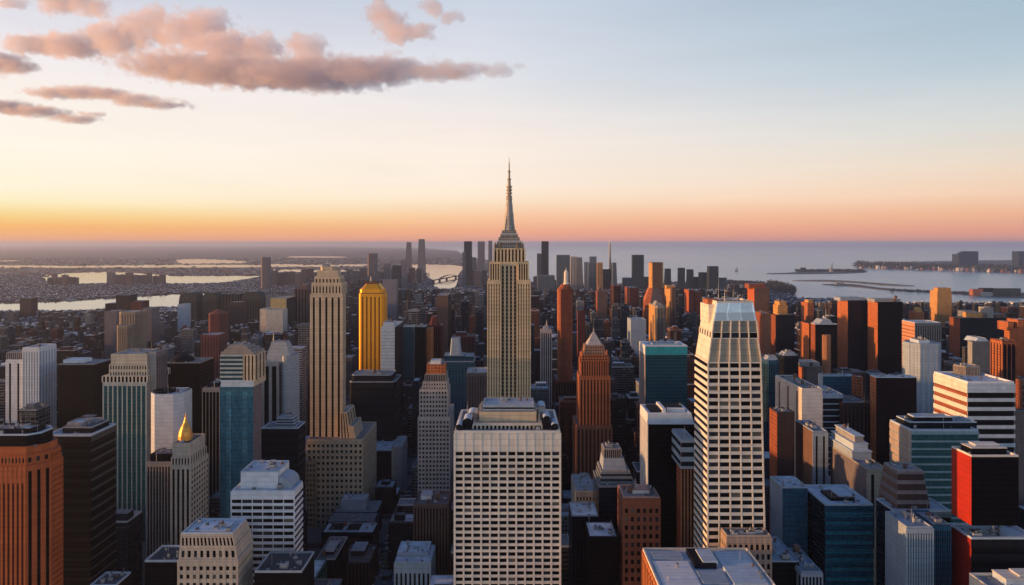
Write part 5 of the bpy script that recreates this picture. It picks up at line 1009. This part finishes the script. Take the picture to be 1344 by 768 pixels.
# which of them show, and how large
IW, IH = 672, 384
buf = np.full((IH, IW), -1, dtype=np.int32)
items = [(l[2], k) for k, l in enumerate(lots)] + [(h[4], -2 - k) for k, h in enumerate(HERO)]
items.sort(key=lambda q: -q[0])
for D, k in items:
    if k >= 0:
        x0, x1, y0, y1, h, _ = lots[k]
        for (Da, top) in ((y1, CAMZ), (y0, CAMZ)):
            ta = HY + F * (CAMZ - h) / y1; tb = HY + F * CAMZ / y0
            a, c = CX + F * x0 / Da, CX + F * x1 / Da
            xs = slice(max(0, int(round(a / 2))), max(0, int(round(c / 2)))); buf[max(0, int(ta / 2)):min(IH, int(tb / 2) + 1), xs] = k
    else:
        h = HERO[-2 - k]; buf[max(0, int(h[2] / 2)):IH, max(0, int(h[0] / 2)):max(0, int(h[1] / 2))] = k
ids, cnt = np.unique(buf[buf >= 0], return_counts=True)
order_ = [int(i) for i in ids[np.argsort(-cnt)]]
NIND = 285
indiv = order_[:NIND]; iset = set(indiv)
def colour_for(l):
    x0, x1, y0, y1, h, r = l; q = x0 / y0
    rr = random.Random(int(r * 1e9))
    wts = [18, 18, 10, 8, 14, 10, 3, 2, 6, 12, .5] if q < .12 else [20, 18, 12, 10, 12, 8, 3, 5, 4, 9, 2.5]  # more rust and maroon walls at right stand in for orange sun glow
    c = rr.choices(COL, wts)[0]; rf = rr.choices(ROOFC, [38, 30, 22, 10])[0]
    v = rr.uniform(.38, .8) * (.6 if y0 < 900 else 1); return c[0], tuple(a * v for a in c[1]) + (1,), rf[0], rf[1] + (1,), rr  # street shade put into the wall colour, darkest on the nearest rows
STY = [(.30, .36, .55, .5), (.35, .38, .6, .45), (.42, .40, 1.0, .45), (.28, 5.0, .5, 1.0), (.26, .34, .45, .5), (.5, .42, .8, .55), (.6, .5, .92, .8)]
def city_box(b, x0, x1, y0, y1, z0, z1, col, sty, u=0):
    w, d = x1 - x0, y1 - y0
    for (p, q, L) in (((x0, y0), (x1, y0), w), ((x1, y0), (x1, y1), d), ((x1, y1), (x0, y1), w), ((x0, y1), (x0, y0), d)):
        b.face([(*p, z0), (*q, z0), (*q, z1), (*p, z1)], CITY, [(u, z0), (u + L, z0), (u + L, z1), (u, z1)], col, sty); u += L
def refname(pxm, pym, D):
    best = None
    for (ha, hb, ht, hyb, hy0, hy1, sh) in HERO:
        if not sh: continue
        hx_, hy_ = (ha + hb) / 2, min((ht + hyb) / 2, 700)
        dd = math.hypot((hx_ - pxm), (hy_ - pym))
        if best is None or dd < best[0]: best = (dd, sh, hx_, hy_, hy0, ha, hb)
    _, sh, hx_, hy_, hy0, ha, hb = best
    if ha - 4 < pxm < hb + 4: rel = 'in front of' if D < hy0 else 'behind'
    elif pxm < hx_: rel = 'left of'
    else: rel = 'right of'
    return rel, sh
made = []
for k in indiv:
    l = lots[k]; x0, x1, y0, y1, h, r = l; cn, col, rn, rcol, rr = colour_for(l)
    sty = rr.choice(STY); ox, oy = (x0 + x1) / 2, (y0 + y1) / 2
    root = bpy.data.objects.new('city_building', None); C.objects.link(root); root.location = (ox, oy, 0)
    near = y0 < 1500
    w, d = x1 - x0, y1 - y0
    tiers = [(0, 0, h)]
    if h > 60 and rr.random() < .5: tiers = [(0, 0, h * rr.uniform(.6, .8)), (rr.uniform(2, w * .2), rr.uniform(2, d * .2), h)]
    if h > 110 and len(tiers) == 2 and rr.random() < .5: tiers.insert(1, (tiers[1][0] * .5, tiers[1][1] * .5, (tiers[0][2] + h) / 2))
    b = MB(); rb = MB(); z0 = 0
    for (ix, iy, zt) in tiers:
        a0, a1, c0, c1 = x0 + ix, x1 - ix, y0 + iy, y1 - iy
        city_box(b, a0, a1, c0, c1, z0, zt, col, sty, rr.uniform(0, 30))
        if y0 < 1700:
            lc = tuple(min(.7, a * 1.5 + .02) for a in col[:3]) + (1,); zz_ = zt - rr.uniform(4, 7); b.box(a0 - .45, a1 + .45, c0 - .45, c1 + .45, zt - 1.1, zt - .02, ROOF, 'fblrtd', col=lc)
            if rr.random() < .6: b.box(a0 - .3, a1 + .3, c0 - .3, c1 + .3, zz_, zz_ + .6, ROOF, 'fblrtd', col=lc)
            if sty[3] < 1 and rr.random() < .5:
                for sx in (a0, a1): b.box(sx - .35, sx + .35, c0 - .4, c0 + .5, z0, zz_, CITY, 'flr', col=col, sty=(.6, .5, 0, 0))
                for q_ in range(1, rr.randint(2, 4)): b.box(a0 + (a1 - a0) * q_ / 4 - .4, a0 + (a1 - a0) * q_ / 4 + .4, c0 - .35, c0, z0, zz_, CITY, 'flr', col=col, sty=(.6, .5, 0, 0))
        pw = .6; rh = rr.uniform(.7, 1.5); ec = tuple(min(.8, a * 1.4 + .04) for a in col[:3]) + (1,) if rr.random() < .7 else (.55, .58, .62, 1)
        rb.face([(a0 + pw, c0 + pw, zt + .05), (a1 - pw, c0 + pw, zt + .05), (a1 - pw, c1 - pw, zt + .05), (a0 + pw, c1 - pw, zt + .05)], ROOF, None, rcol)
        o4 = [(a0, c0), (a1, c0), (a1, c1), (a0, c1)]; i4 = [(a0 + pw, c0 + pw), (a1 - pw, c0 + pw), (a1 - pw, c1 - pw), (a0 + pw, c1 - pw)]
        for q in range(4):
            p_, q_, pi, qi = o4[q], o4[(q + 1) % 4], i4[q], i4[(q + 1) % 4]
            rb.face([(*p_, zt), (*q_, zt), (*q_, zt + rh), (*p_, zt + rh)], ROOF, None, ec); rb.face([(*p_, zt + rh), (*q_, zt + rh), (*qi, zt + rh), (*pi, zt + rh)], ROOF, None, ec); rb.face([(*qi, zt + .05), (*pi, zt + .05), (*pi, zt + rh), (*qi, zt + rh)], ROOF, None, ec)
        z0 = zt
    b.build('wall', root, (ox, oy, 0)); rb.build('roof', root, (ox, oy, 0))
    if a1 - a0 > 12 and c1 - c0 > 12:
        pb = MB(); pw_, pd_ = (a1 - a0) * rr.uniform(.3, .55), (c1 - c0) * rr.uniform(.3, .5); px0, py0 = rr.uniform(a0 + 2, a1 - pw_ - 2), rr.uniform(c0 + 2, c1 - pd_ - 2); ph = rr.uniform(3, 7)
        city_box(pb, px0, px0 + pw_, py0, py0 + pd_, h + .06, h + ph, tuple(a * 1.1 for a in col[:3]) + (1,), (.6, .5, .0, .0)); pb.face([(px0, py0, h + ph), (px0 + pw_, py0, h + ph), (px0 + pw_, py0 + pd_, h + ph), (px0, py0 + pd_, h + ph)], ROOF, None, rr.choice(ROOFC)[1] + (1,))
        pb.build('penthouse', root, (ox, oy, 0))
        if near: units(root, (a0 + 1, a1 - 1, c0 + 1, c1 - 1), h + .05, rr.randint(3, 8), rr, 1.6, 4.5, (ox, oy, 0))
    pxm = CX + F * ox / y0; pyt = HY + F * (CAMZ - h) / y0; pym = pyt + 8
    rel, sh = refname(pxm, pym, y0)
    size = 'tall' if h > 120 else 'mid height' if h > 60 else 'low'
    made.append([root, '%s %s building with %s roof' % (size, cn, rn), rel, sh, pxm, y0])
    FOOT.append((x0, x1, y0, y1))
grp_ = {}
for m_ in made: grp_.setdefault((m_[1], m_[2], m_[3]), []).append(m_)
ORD = ['nearest', 'second nearest', 'third nearest', 'fourth nearest', 'fifth nearest', 'sixth nearest', 'seventh nearest', 'eighth nearest', 'ninth nearest', 'tenth nearest']
for key, L in grp_.items():
    L.sort(key=lambda m_: m_[5])
    for i, m_ in enumerate(L):
        lab = '%s, %s the %s' % key if len(L) == 1 else '%s %s, %s the %s' % ((ORD[min(i, 9)],) + key)
        tag(m_[0], lab, 'building', 'buildings filling the city blocks')
b = MB(); nst = 0
vis = set(order_)
for k, l in enumerate(lots):
    if k in iset: continue
    x0, x1, y0, y1, h, r = l
    onscreen = abs(x0) < y0 * .76
    if k not in vis and (onscreen or h < 60) and rg.random() < .5 and y0 < 3000: continue
    cn, col, rn, rcol, rr = colour_for(l); sty = rr.choice(STY)
    city_box(b, x0, x1, y0, y1, 0, h, col, sty, rr.uniform(0, 30)); b.face([(x0, y0, h), (x1, y0, h), (x1, y1, h), (x0, y1, h)], ROOF, None, rcol); nst += 1
    if k in vis or not onscreen:
        for q in range(2 if y0 < 3500 else 1):
            w_, d_ = (x1 - x0) * rr.uniform(.15, .45), (y1 - y0) * rr.uniform(.15, .45); a0, c0 = rr.uniform(x0 + 1, x1 - w_ - 1), rr.uniform(y0 + 1, y1 - d_ - 1); hh = rr.uniform(2.5, 6)
            b.box(a0, a0 + w_, c0, c0 + d_, h + .01, h + hh, ROOF, 'flrt', col=rr.choices(ROOFC, [1, 2, 3, 4])[0][1] + (1,))
tag(b.build('far_city'), 'mass of small city buildings and rooftops fading into the distance', 'city', kind='stuff')
# low suburbs on the far side of the rivers
b = MB(); rs = random.Random(5); n_ = 0
subb = [((-.80, .0), 3600, 7000, 5200, 5, 13), ((-.80, -.02), 7000, 16000, 4200, 7, 22), ((-.05, .0), 5200, 9000, 700, 10, 35)]
for (xr, d0, d1, cnt_, h0, h1) in subb:
    for _ in range(cnt_):
        D = math.sqrt(rs.uniform(d0 ** 2, d1 ** 2)); X = rs.uniform(*xr) * D
        if not onland(X, D): continue
        w, d = rs.uniform(12, 42) * (1 if D < 7000 else 1.7), rs.uniform(12, 30); h = rs.uniform(h0, h1) * rs.choice((.5, .6, 1))
        c = rs.choice(COL[:9])[1] + (1,); b.box(X, X + w, D, D + d, 0, h, ROOF, 'flr', col=c); b.face([(X, D, h), (X + w, D, h), (X + w, D + d, h), (X, D + d, h)], ROOF, None, rs.choices(ROOFC, [5, 4, 3, 2])[0][1] + (1,))
tag(b.build('far_suburb'), 'low far suburbs spread over the flat land beyond the rivers', 'suburb', kind='stuff')
# apartment blocks on the far river bank: every one its own
rows = [(30, 62, 372, 376, 8, 12), (62, 92, 359, 376, 5, 7), (92, 104, 359, 375, 7, 10), (118, 128, 360, 374, 8, 9), (140, 198, 356, 374, 6, 10), (200, 216, 360, 373, 6, 9), (358, 420, 352, 376, 6, 9), (430, 484, 357, 370, 5, 9), (495, 560, 354, 368, 5, 8), (612, 640, 360, 372, 5, 8), (345, 358, 352, 370, 6, 8), (455, 556, 351, 373, 6, 10), (612, 640, 352, 377, 8, 11), (700, 760, 363, 381, 7, 11), (400, 470, 358, 376, 7, 10), (340, 400, 357, 374, 6, 9)]
mb_ = [stone('mauve_block', (.14, .105, .11)), stone('mauve_grey', (.19, .16, .17)), stone('rose_block', (.2, .13, .12))]
for (a, b_, y0, yb, w0, w1) in rows:
    x = a
    while x < b_ - 3:
        w = rs.uniform(w0, w1); w = min(w, b_ - x); D = CAMZ * F / (yb - HY) + rs.uniform(-150, 150); yt = y0 + rs.uniform(0, (yb - y0) * .35)
        X0, X1 = wx(x, D), wx(x + w - .6, D); h = wz(yt, D)
        if onland(X0, D) and onland(X1, D) and h > 8:
            root = bpy.data.objects.new('apartment_block', None); C.objects.link(root); root.location = ((X0 + X1) / 2, D, 0); O_ = tuple(root.location)
            q = MB(); city_box(q, X0, X1, D, D + 30, 0, h, rs.choice(((.14, .105, .11, 1), (.19, .16, .17, 1), (.2, .13, .12, 1), (.1, .1, .12, 1))), rs.choice(STY)); q.build('wall', root, O_)
            q = MB(); q.box(X0 + 1, X1 - 1, D + 1, D + 29, h, h + 1.2, ROOF, col=(.3, .3, .32, 1)); q.box(X0 + (X1 - X0) * .3, X0 + (X1 - X0) * .6, D + 8, D + 20, h + 1.2, h + 6, ROOF, col=(.2, .2, .2, 1)); q.build('roof', root, O_)
            tag(root, 'hazy mauve apartment block in the rows on the far river bank', 'apartment block', 'apartment blocks on the far river bank')
        x += w + rs.choice((0, 0, 0, 1.2))
# ---------------------------------------------------------------- bay: islands, spit, fort, far wooded shore
def island(pp, z=2, amp=.1, m=None, nm='island'): return sheet(nm, [gd(*p) for p in smooth(pp, 4, amp)], z, m or sandm, depth=6)
island([(1006, 359.3), (1040, 358), (1060, 355), (1092, 353.5), (1125, 354), (1138, 357), (1110, 358.8), (1040, 359.6)], 3, m=LAND)
island([(1040, 368.6), (1075, 367.6), (1110, 368.6), (1150, 371.6), (1200, 375.4), (1160, 374.6), (1120, 371.2), (1080, 369.4)], 2)
island([(1080, 373.4), (1120, 373.5), (1160, 378.5), (1230, 382), (1290, 384), (1400, 386), (1400, 392), (1300, 389.5), (1240, 384.6), (1170, 381.4), (1130, 377), (1095, 374.6)], 2.5, m=LAND)
island([(1118, 348.5), (1150, 345), (1200, 343.5), (1300, 342), (1420, 342), (1420, 359), (1344, 357.5), (1280, 355), (1220, 352.5), (1160, 350.4)], 3, m=LAND)
def lumps(name, n, gen, label, m=wood_):      # a wood: crowns made of loose leafy facets, ragged at the edge
    b = MB(); q = random.Random(n)
    for _ in range(n):
        x, y, r, h = gen(q)
        tr = [(x + q.gauss(0, r * .5), y + q.gauss(0, r * .5), max(.8, h * q.uniform(.25, 1.05))) for _ in range(16)]
        for (a, c, z) in tr:
            s_ = r * q.uniform(.25, .5); v = [Vector((q.uniform(-1, 1), q.uniform(-1, 1), q.uniform(-.7, .9))) * s_ + Vector((a, c, z)) for _ in range(4)]
            for f in ((0, 1, 2), (0, 2, 3), (0, 3, 1), (1, 3, 2)): b.face([v[i] for i in f], m)
        b.box(x - .4, x + .4, y - .4, y + .4, 0, h * .5, brown, 'flr')
    return tag(b.build(name), label, 'trees', kind='stuff')
pen = [gd(*p) for p in ((1006, 378), (1008, 373), (1030, 376), (1043, 381), (1044, 388), (1020, 387))]
def gpen(q):
    while True:
        x, y = q.uniform(min(p[0] for p in pen), max(p[0] for p in pen)), q.uniform(min(p[1] for p in pen), max(p[1] for p in pen))
        if inside((x, y), pen): return x, y, q.uniform(9, 16), q.uniform(24, 46)
lumps('shore_wood', 420, gpen, 'dark wooded point at the edge of the city beside the bay')
def gstrip(x0, x1, ya, yb_, r0, r1, h0, h1):
    def g(q):
        px_ = q.uniform(x0, x1); py_ = ya(px_) + q.uniform(0, yb_); X, Y = gd(px_, py_); return X, Y, q.uniform(r0, r1), q.uniform(h0, h1)
    return g
lumps('far_wood', 900, gstrip(1124, 1400, lambda x: 347.8 + (x - 1124) * .03, 4.5, 22, 40, 40, 75), 'wooded far shore with house roofs between the trees across the bay')
lumps('island_wood', 160, gstrip(1044, 1134, lambda x: 355.3, 2.0, 14, 24, 14, 26), 'low dark trees covering the small island in the bay')
lumps('spit_wood', 150, gstrip(1170, 1344, lambda x: 381 + (x - 1170) * .03, 3, 5, 12, 8, 16), 'low scrub and trees along the long spit in the bay')
lumps('park_wood', 220, gstrip(945, 1005, lambda x: 370 + (x - 945) * .03, 5, 8, 15, 12, 26), 'belt of dark trees at the city edge before the sea')
hb = MB(); q = random.Random(8)
for _ in range(500):
    px_ = q.uniform(1126, 1400); X, Y = gd(px_, 348 + (px_ - 1124) * .03 + q.uniform(0, 4.5)); w = q.uniform(14, 40); h = q.uniform(14, 50)
    hb.box(X, X + w, Y, Y + w, 2, h, ROOF, 'flrt', col=q.choice(((.5, .45, .42, 1), (.25, .12, .1, 1), (.3, .3, .3, 1), (.7, .68, .65, 1))))
tag(hb.build('far_houses'), 'small houses scattered along the wooded far shore', 'houses', kind='stuff')
def blockb(nm, lab, x0, x1, yt, yb_, mat, dep=60, chm=0, cap=None, cat='building'):
    D = CAMZ * F / (yb_ - HY); t = Tower(nm, lab, D, cat); t.block(x0, x1, yt, dep=dep, front=mat, chm=chm, roof=(.25, .26, .28), nunits=0)
    for c in cap or []: t.block(c[0], c[1], c[2], yb=c[3], off=8, dep=dep * .5, front=mat, part='roof_tier', top=c[4] if len(c) > 4 else None)
    t.done(20)
bluet = stone('dusk_blue', (.02, .035, .06))
blockb('hotel_block', 'bulky dark blue block with rounded shoulder rising over the far wooded shore', 1259, 1284, 334, 354, bluet, 150, 0, cap=[(1259, 1284, 330, 334, (1266, 1284))])
blockb('hotel_block', 'dark slab tower at the right edge on the far shore', 1337, 1360, 330, 355, bluet, 120)
for i, (x0, x1, yt, m, lab) in enumerate(((1277, 1291, 380, terracotta, 'low brick building left of the long dark hall on the spit'), (1309, 1340, 379, stone('dark_green_grey', (.055, .06, .055)), 'long dark hall with flat roof on the spit'),
        (1289, 1306, 378.5, charcoal, 'dark shed between brick building and long hall on the spit'), (1292, 1303, 384, greyst, 'small grey shed in front of the dark shed on the spit'))):
    blockb('waterfront_hall', lab, x0, x1, yt, (388, 389, 387, 389.5)[i], m, 40)
blockb('pier_house', 'small flat house near the tip of the spit', 1098, 1108, 371.5, 374.6, greyst, 30); blockb('fort', 'small square fort on the left of the island', 1053, 1058, 351.5, 355.6, charcoal, 60)
t = Tower('statue_monument', 'tall thin statue on a pedestal standing on the small island', 8300, 'statue'); t.block(1090, 1094, 351, dep=40, front=greyst, top=(1090.8, 1093.2), topdy=(10, 10), part='pedestal')
b = MB(); X, Y = wx(1092, 8320), 8320; z0 = t.lastz; b.ring(X, Y, [(7, z0), (8, z0 + 12), (6, z0 + 30), (5, z0 + 36), (3, z0 + 38), (3.5, z0 + 44), (0, z0 + 47)], stone('verdigris', (.16, .26, .22)), 10); b.hexa([(X + 3, Y - 2, z0 + 34), (X + 7, Y - 2, z0 + 32), (X + 7, Y + 2, z0 + 32), (X + 3, Y + 2, z0 + 34), (X + 7, Y - 1, z0 + 58), (X + 9, Y - 1, z0 + 58), (X + 9, Y + 1, z0 + 58), (X + 7, Y + 1, z0 + 58)], stone('verdigris', (.16, .26, .22)), 'fblrtd'); t.wall(b, 'figure'); t.done(10)
# sailing ship on the bay
D = CAMZ * F / (356 - HY); X = wx(967, D); root = bpy.data.objects.new('sailing_ship', None); C.objects.link(root); root.location = (X, D, -2.5); tag(root, 'small dark sailing ship alone on the bay', 'ship'); O_ = (X, D, -2.5)
b = MB(); b.hexa([(X - 18, D - 5, -4), (X + 14, D - 5, -4), (X + 14, D + 5, -4), (X - 18, D + 5, -4), (X - 24, D - 6, 8), (X + 18, D - 6, 8), (X + 18, D + 6, 8), (X - 24, D + 6, 8)], charcoal, 'fblrt'); b.build('hull', root, O_)
for mxx, mh in ((-12, 55), (4, 70)):
    b = MB(); b.ring(X + mxx, D, [(1, 8), (.5, mh), (0, mh + 2)], brown, 6); b.build('mast', root, O_)
    b = MB(); b.hexa([(X + mxx + 1, D - .5, 14), (X + mxx + 13, D - .5, 14), (X + mxx + 13, D + .5, 14), (X + mxx + 1, D + .5, 14), (X + mxx + 1, D - .5, mh - 8), (X + mxx + 3, D - .5, mh - 8), (X + mxx + 3, D + .5, mh - 8), (X + mxx + 1, D + .5, mh - 8)], greyst, 'fblrtd'); b.build('sail', root, O_)
# arched bridge over the inlet, left of the centre
t0 = gd(567, 371); t1 = gd(603, 364); root = bpy.data.objects.new('arch_bridge', None); C.objects.link(root); root.location = (t0[0], t0[1], 0); tag(root, 'far arched bridge curving over the pale inlet left of the centre', 'bridge'); O_ = tuple(root.location)
def bridge_part(nm, f0, f1, wd, n=24, a0=0, a1=1):
    b = MB(); P0, P1 = Vector((*t0, 0)), Vector((*t1, 0)); sd_ = Vector((-(P1 - P0).y, (P1 - P0).x, 0)).normalized() * wd
    for i in range(n):
        u, v = a0 + (a1 - a0) * i / n, a0 + (a1 - a0) * (i + 1) / n; p, q = P0.lerp(P1, u), P0.lerp(P1, v); Z = lambda w: Vector((0, 0, w))
        b.hexa([p - sd_ + Z(f0(u)), q - sd_ + Z(f0(v)), q + sd_ + Z(f0(v)), p + sd_ + Z(f0(u)), p - sd_ + Z(f1(u)), q - sd_ + Z(f1(v)), q + sd_ + Z(f1(v)), p + sd_ + Z(f1(u))], charcoal, 'fblrtd')
    b.build(nm, root, O_)
bridge_part('deck', lambda u: 16, lambda u: 21, 14); bridge_part('arch', lambda u: 21 + 20 * math.sin(math.pi * (u - .25) / .6) if .25 < u < .85 else 17, lambda u: 25 + 20 * math.sin(math.pi * (u - .25) / .6) if .25 < u < .85 else 20, 9, a0=.25, a1=.85)
for u in (.05, .25, .5, .85, .97):
    p = Vector((*t0, 0)).lerp(Vector((*t1, 0)), u); b = MB(); b.box(p.x - 9, p.x + 9, p.y - 9, p.y + 9, -3, 16, charcoal, 'fblr'); b.build('pier', root, O_)

# ================================================================ clouds: real volumes lit by the sun
def cloud(label, lobes, D_, dens=.0034, seed=0, vox=None, slant=13.0):
    D = D_
    cm = bpy.data.materials.new('cloud_vapour'); cm.use_nodes = True; n, l = cm.node_tree.nodes, cm.node_tree.links; n.clear()
    pv = n.new('ShaderNodeVolumePrincipled'); pv.inputs['Color'].default_value = (1.0, .945, .94, 1); pv.inputs['Density'].default_value = dens; pv.inputs['Anisotropy'].default_value = 0.45
    out = n.new('ShaderNodeOutputMaterial'); l.new(pv.outputs[0], out.inputs['Volume'])
    s_ = D / F; L = []
    for (x, y, rx, ry) in lobes:
        D = D_ + (700 - x) * slant; s_ = D / F; L.append((Vector((wx(x, D), D, wz(y, D))), Vector((rx * s_ * 1.15, rx * s_ * .8, ry * s_ * 1.25))))
    mn = Vector([min(c[i] - r[i] * 1.25 for c, r in L) for i in range(3)]); mxv = Vector([max(c[i] + r[i] * 1.25 for c, r in L) for i in range(3)])
    ctr = (mn + mxv) / 2
    ng = bpy.data.node_groups.new('cloud_shape', 'GeometryNodeTree'); ng.interface.new_socket('Geometry', in_out='OUTPUT', socket_type='NodeSocketGeometry')
    g, k = ng.nodes, ng.links
    def mth(op, a, b=None, c=None, clamp=False):
        x = g.new('ShaderNodeMath'); x.operation = op; x.use_clamp = clamp
        for i, q in enumerate((a, b, c)):
            if q is None: continue
            if isinstance(q, (int, float)): x.inputs[i].default_value = q
            else: k.new(q, x.inputs[i])
        return x.outputs[0]
    pos = g.new('GeometryNodeInputPosition'); acc = None
    nzw = g.new('ShaderNodeTexNoise'); nzw.inputs['Scale'].default_value = 1 / 420; nzw.inputs['Detail'].default_value = 2; k.new(pos.outputs[0], nzw.inputs['Vector'])
    wv = g.new('ShaderNodeVectorMath'); wv.operation = 'MULTIPLY_ADD'; k.new(nzw.outputs['Color'], wv.inputs[0]); wv.inputs[1].default_value = (260, 200, 150); k.new(pos.outputs[0], wv.inputs[2])
    for c, r in L:
        a = g.new('ShaderNodeVectorMath'); a.operation = 'SUBTRACT'; k.new(wv.outputs[0], a.inputs[0]); a.inputs[1].default_value = (c - ctr) + Vector((130, 100, 75))
        b = g.new('ShaderNodeVectorMath'); b.operation = 'DIVIDE'; k.new(a.outputs[0], b.inputs[0]); b.inputs[1].default_value = r
        ln = g.new('ShaderNodeVectorMath'); ln.operation = 'LENGTH'; k.new(b.outputs[0], ln.inputs[0])
        d = mth('SUBTRACT', 1.0, ln.outputs['Value'])
        acc = d if acc is None else mth('SMOOTH_MAX', acc, d, .12)
    nz = g.new('ShaderNodeTexNoise'); nz.inputs['Scale'].default_value = 1 / 260; nz.inputs['Detail'].default_value = 7; nz.inputs['Roughness'].default_value = .64; k.new(pos.outputs[0], nz.inputs['Vector'])
    vo = g.new('ShaderNodeTexVoronoi'); vo.inputs['Scale'].default_value = 1 / 170; k.new(pos.outputs[0], vo.inputs['Vector'])
    f = mth('ADD', acc, mth('MULTIPLY', mth('SUBTRACT', nz.outputs[0], .5), 2.1)); f = mth('SUBTRACT', f, mth('MULTIPLY', vo.outputs['Distance'], .32))
    f = mth('MULTIPLY', mth('SUBTRACT', f, .05), 5.5, clamp=True); f = mth('POWER', f, 1.2)
    vc = g.new('GeometryNodeVolumeCube'); k.new(f, vc.inputs['Density']); vc.inputs['Min'].default_value = mn - ctr; vc.inputs['Max'].default_value = mxv - ctr
    s_ = sum(r.x for c, r in L) / sum(q[2] * 1.15 for q in lobes); vx = vox or (s_ * 1.35); sz = mxv - mn
    for i, nm in enumerate(('Resolution X', 'Resolution Y', 'Resolution Z')): vc.inputs[nm].default_value = max(8, int(sz[i] / vx / (1 if i != 1 else 2)))
    sm = g.new('GeometryNodeSetMaterial'); sm.inputs['Material'].default_value = cm; k.new(vc.outputs[0], sm.inputs[0])
    go = g.new('NodeGroupOutput'); k.new(sm.outputs[0], go.inputs[0])
    me = bpy.data.meshes.new('cloud'); me.materials.append(cm); o = bpy.data.objects.new('cloud', me); C.objects.link(o); o.location = ctr
    md = o.modifiers.new('shape', 'NODES'); md.node_group = ng
    return tag(o, label, 'cloud', kind='stuff')
cloud('long broken bank of grey and orange cloud across the upper left', [(40, 60, 42, 13), (95, 60, 50, 17), (150, 50, 42, 27), (190, 36, 34, 28), (205, 20, 17, 16), (240, 42, 44, 28), (272, 30, 36, 18), (300, 62, 58, 20), (345, 62, 32, 22), (250, 88, 100, 14), (402, 66, 36, 22), (330, 97, 120, 13), (420, 98, 120, 15), (500, 92, 80, 15), (570, 96, 55, 9), (605, 92, 45, 12), (655, 90, 36, 8)], 8000)
cloud('small soft cloud cut by the top left edge', [(75, 4, 34, 14), (110, 8, 26, 13), (132, 10, 18, 14), (15, 4, 20, 8)], 8000)
cloud('dusky orange cloud at the left edge', [(-10, 82, 50, 14), (20, 88, 30, 9)], 8000)
cloud('pair of pink orange puffs at the top centre', [(495, 14, 22, 18), (512, 30, 28, 20), (525, 45, 24, 14), (565, 14, 24, 14), (590, 24, 22, 9), (550, 40, 26, 12)], 8000, dens=.005)
cloud('flat streak of orange cloud below the long bank', [(70, 123, 42, 6), (108, 121, 40, 8), (140, 123, 34, 7), (175, 132, 40, 8), (215, 137, 42, 4)], 9000)
cloud('lowest orange streak cloud at the left edge', [(0, 140, 50, 9), (50, 147, 45, 6), (100, 156, 36, 5), (118, 150, 20, 4)], 9000)

# ================================================================ haze
hm = bpy.data.materials.new('haze_air'); hm.use_nodes = True; n, l = hm.node_tree.nodes, hm.node_tree.links; n.clear()
pv = n.new('ShaderNodeVolumePrincipled'); pv.inputs['Color'].default_value = (.76, .80, .95, 1); pv.inputs['Density'].default_value = 2.9e-5; pv.inputs['Anisotropy'].default_value = .5
l.new(pv.outputs[0], n.new('ShaderNodeOutputMaterial').inputs['Volume'])
b = MB(); b.box(-FAR - 500, FAR + 500, -8500, FAR + 500, -8, 447, hm, 'fblrtd'); o = b.build('haze'); o.data.materials.clear(); o.data.materials.append(hm); tag(o, kind='stuff')
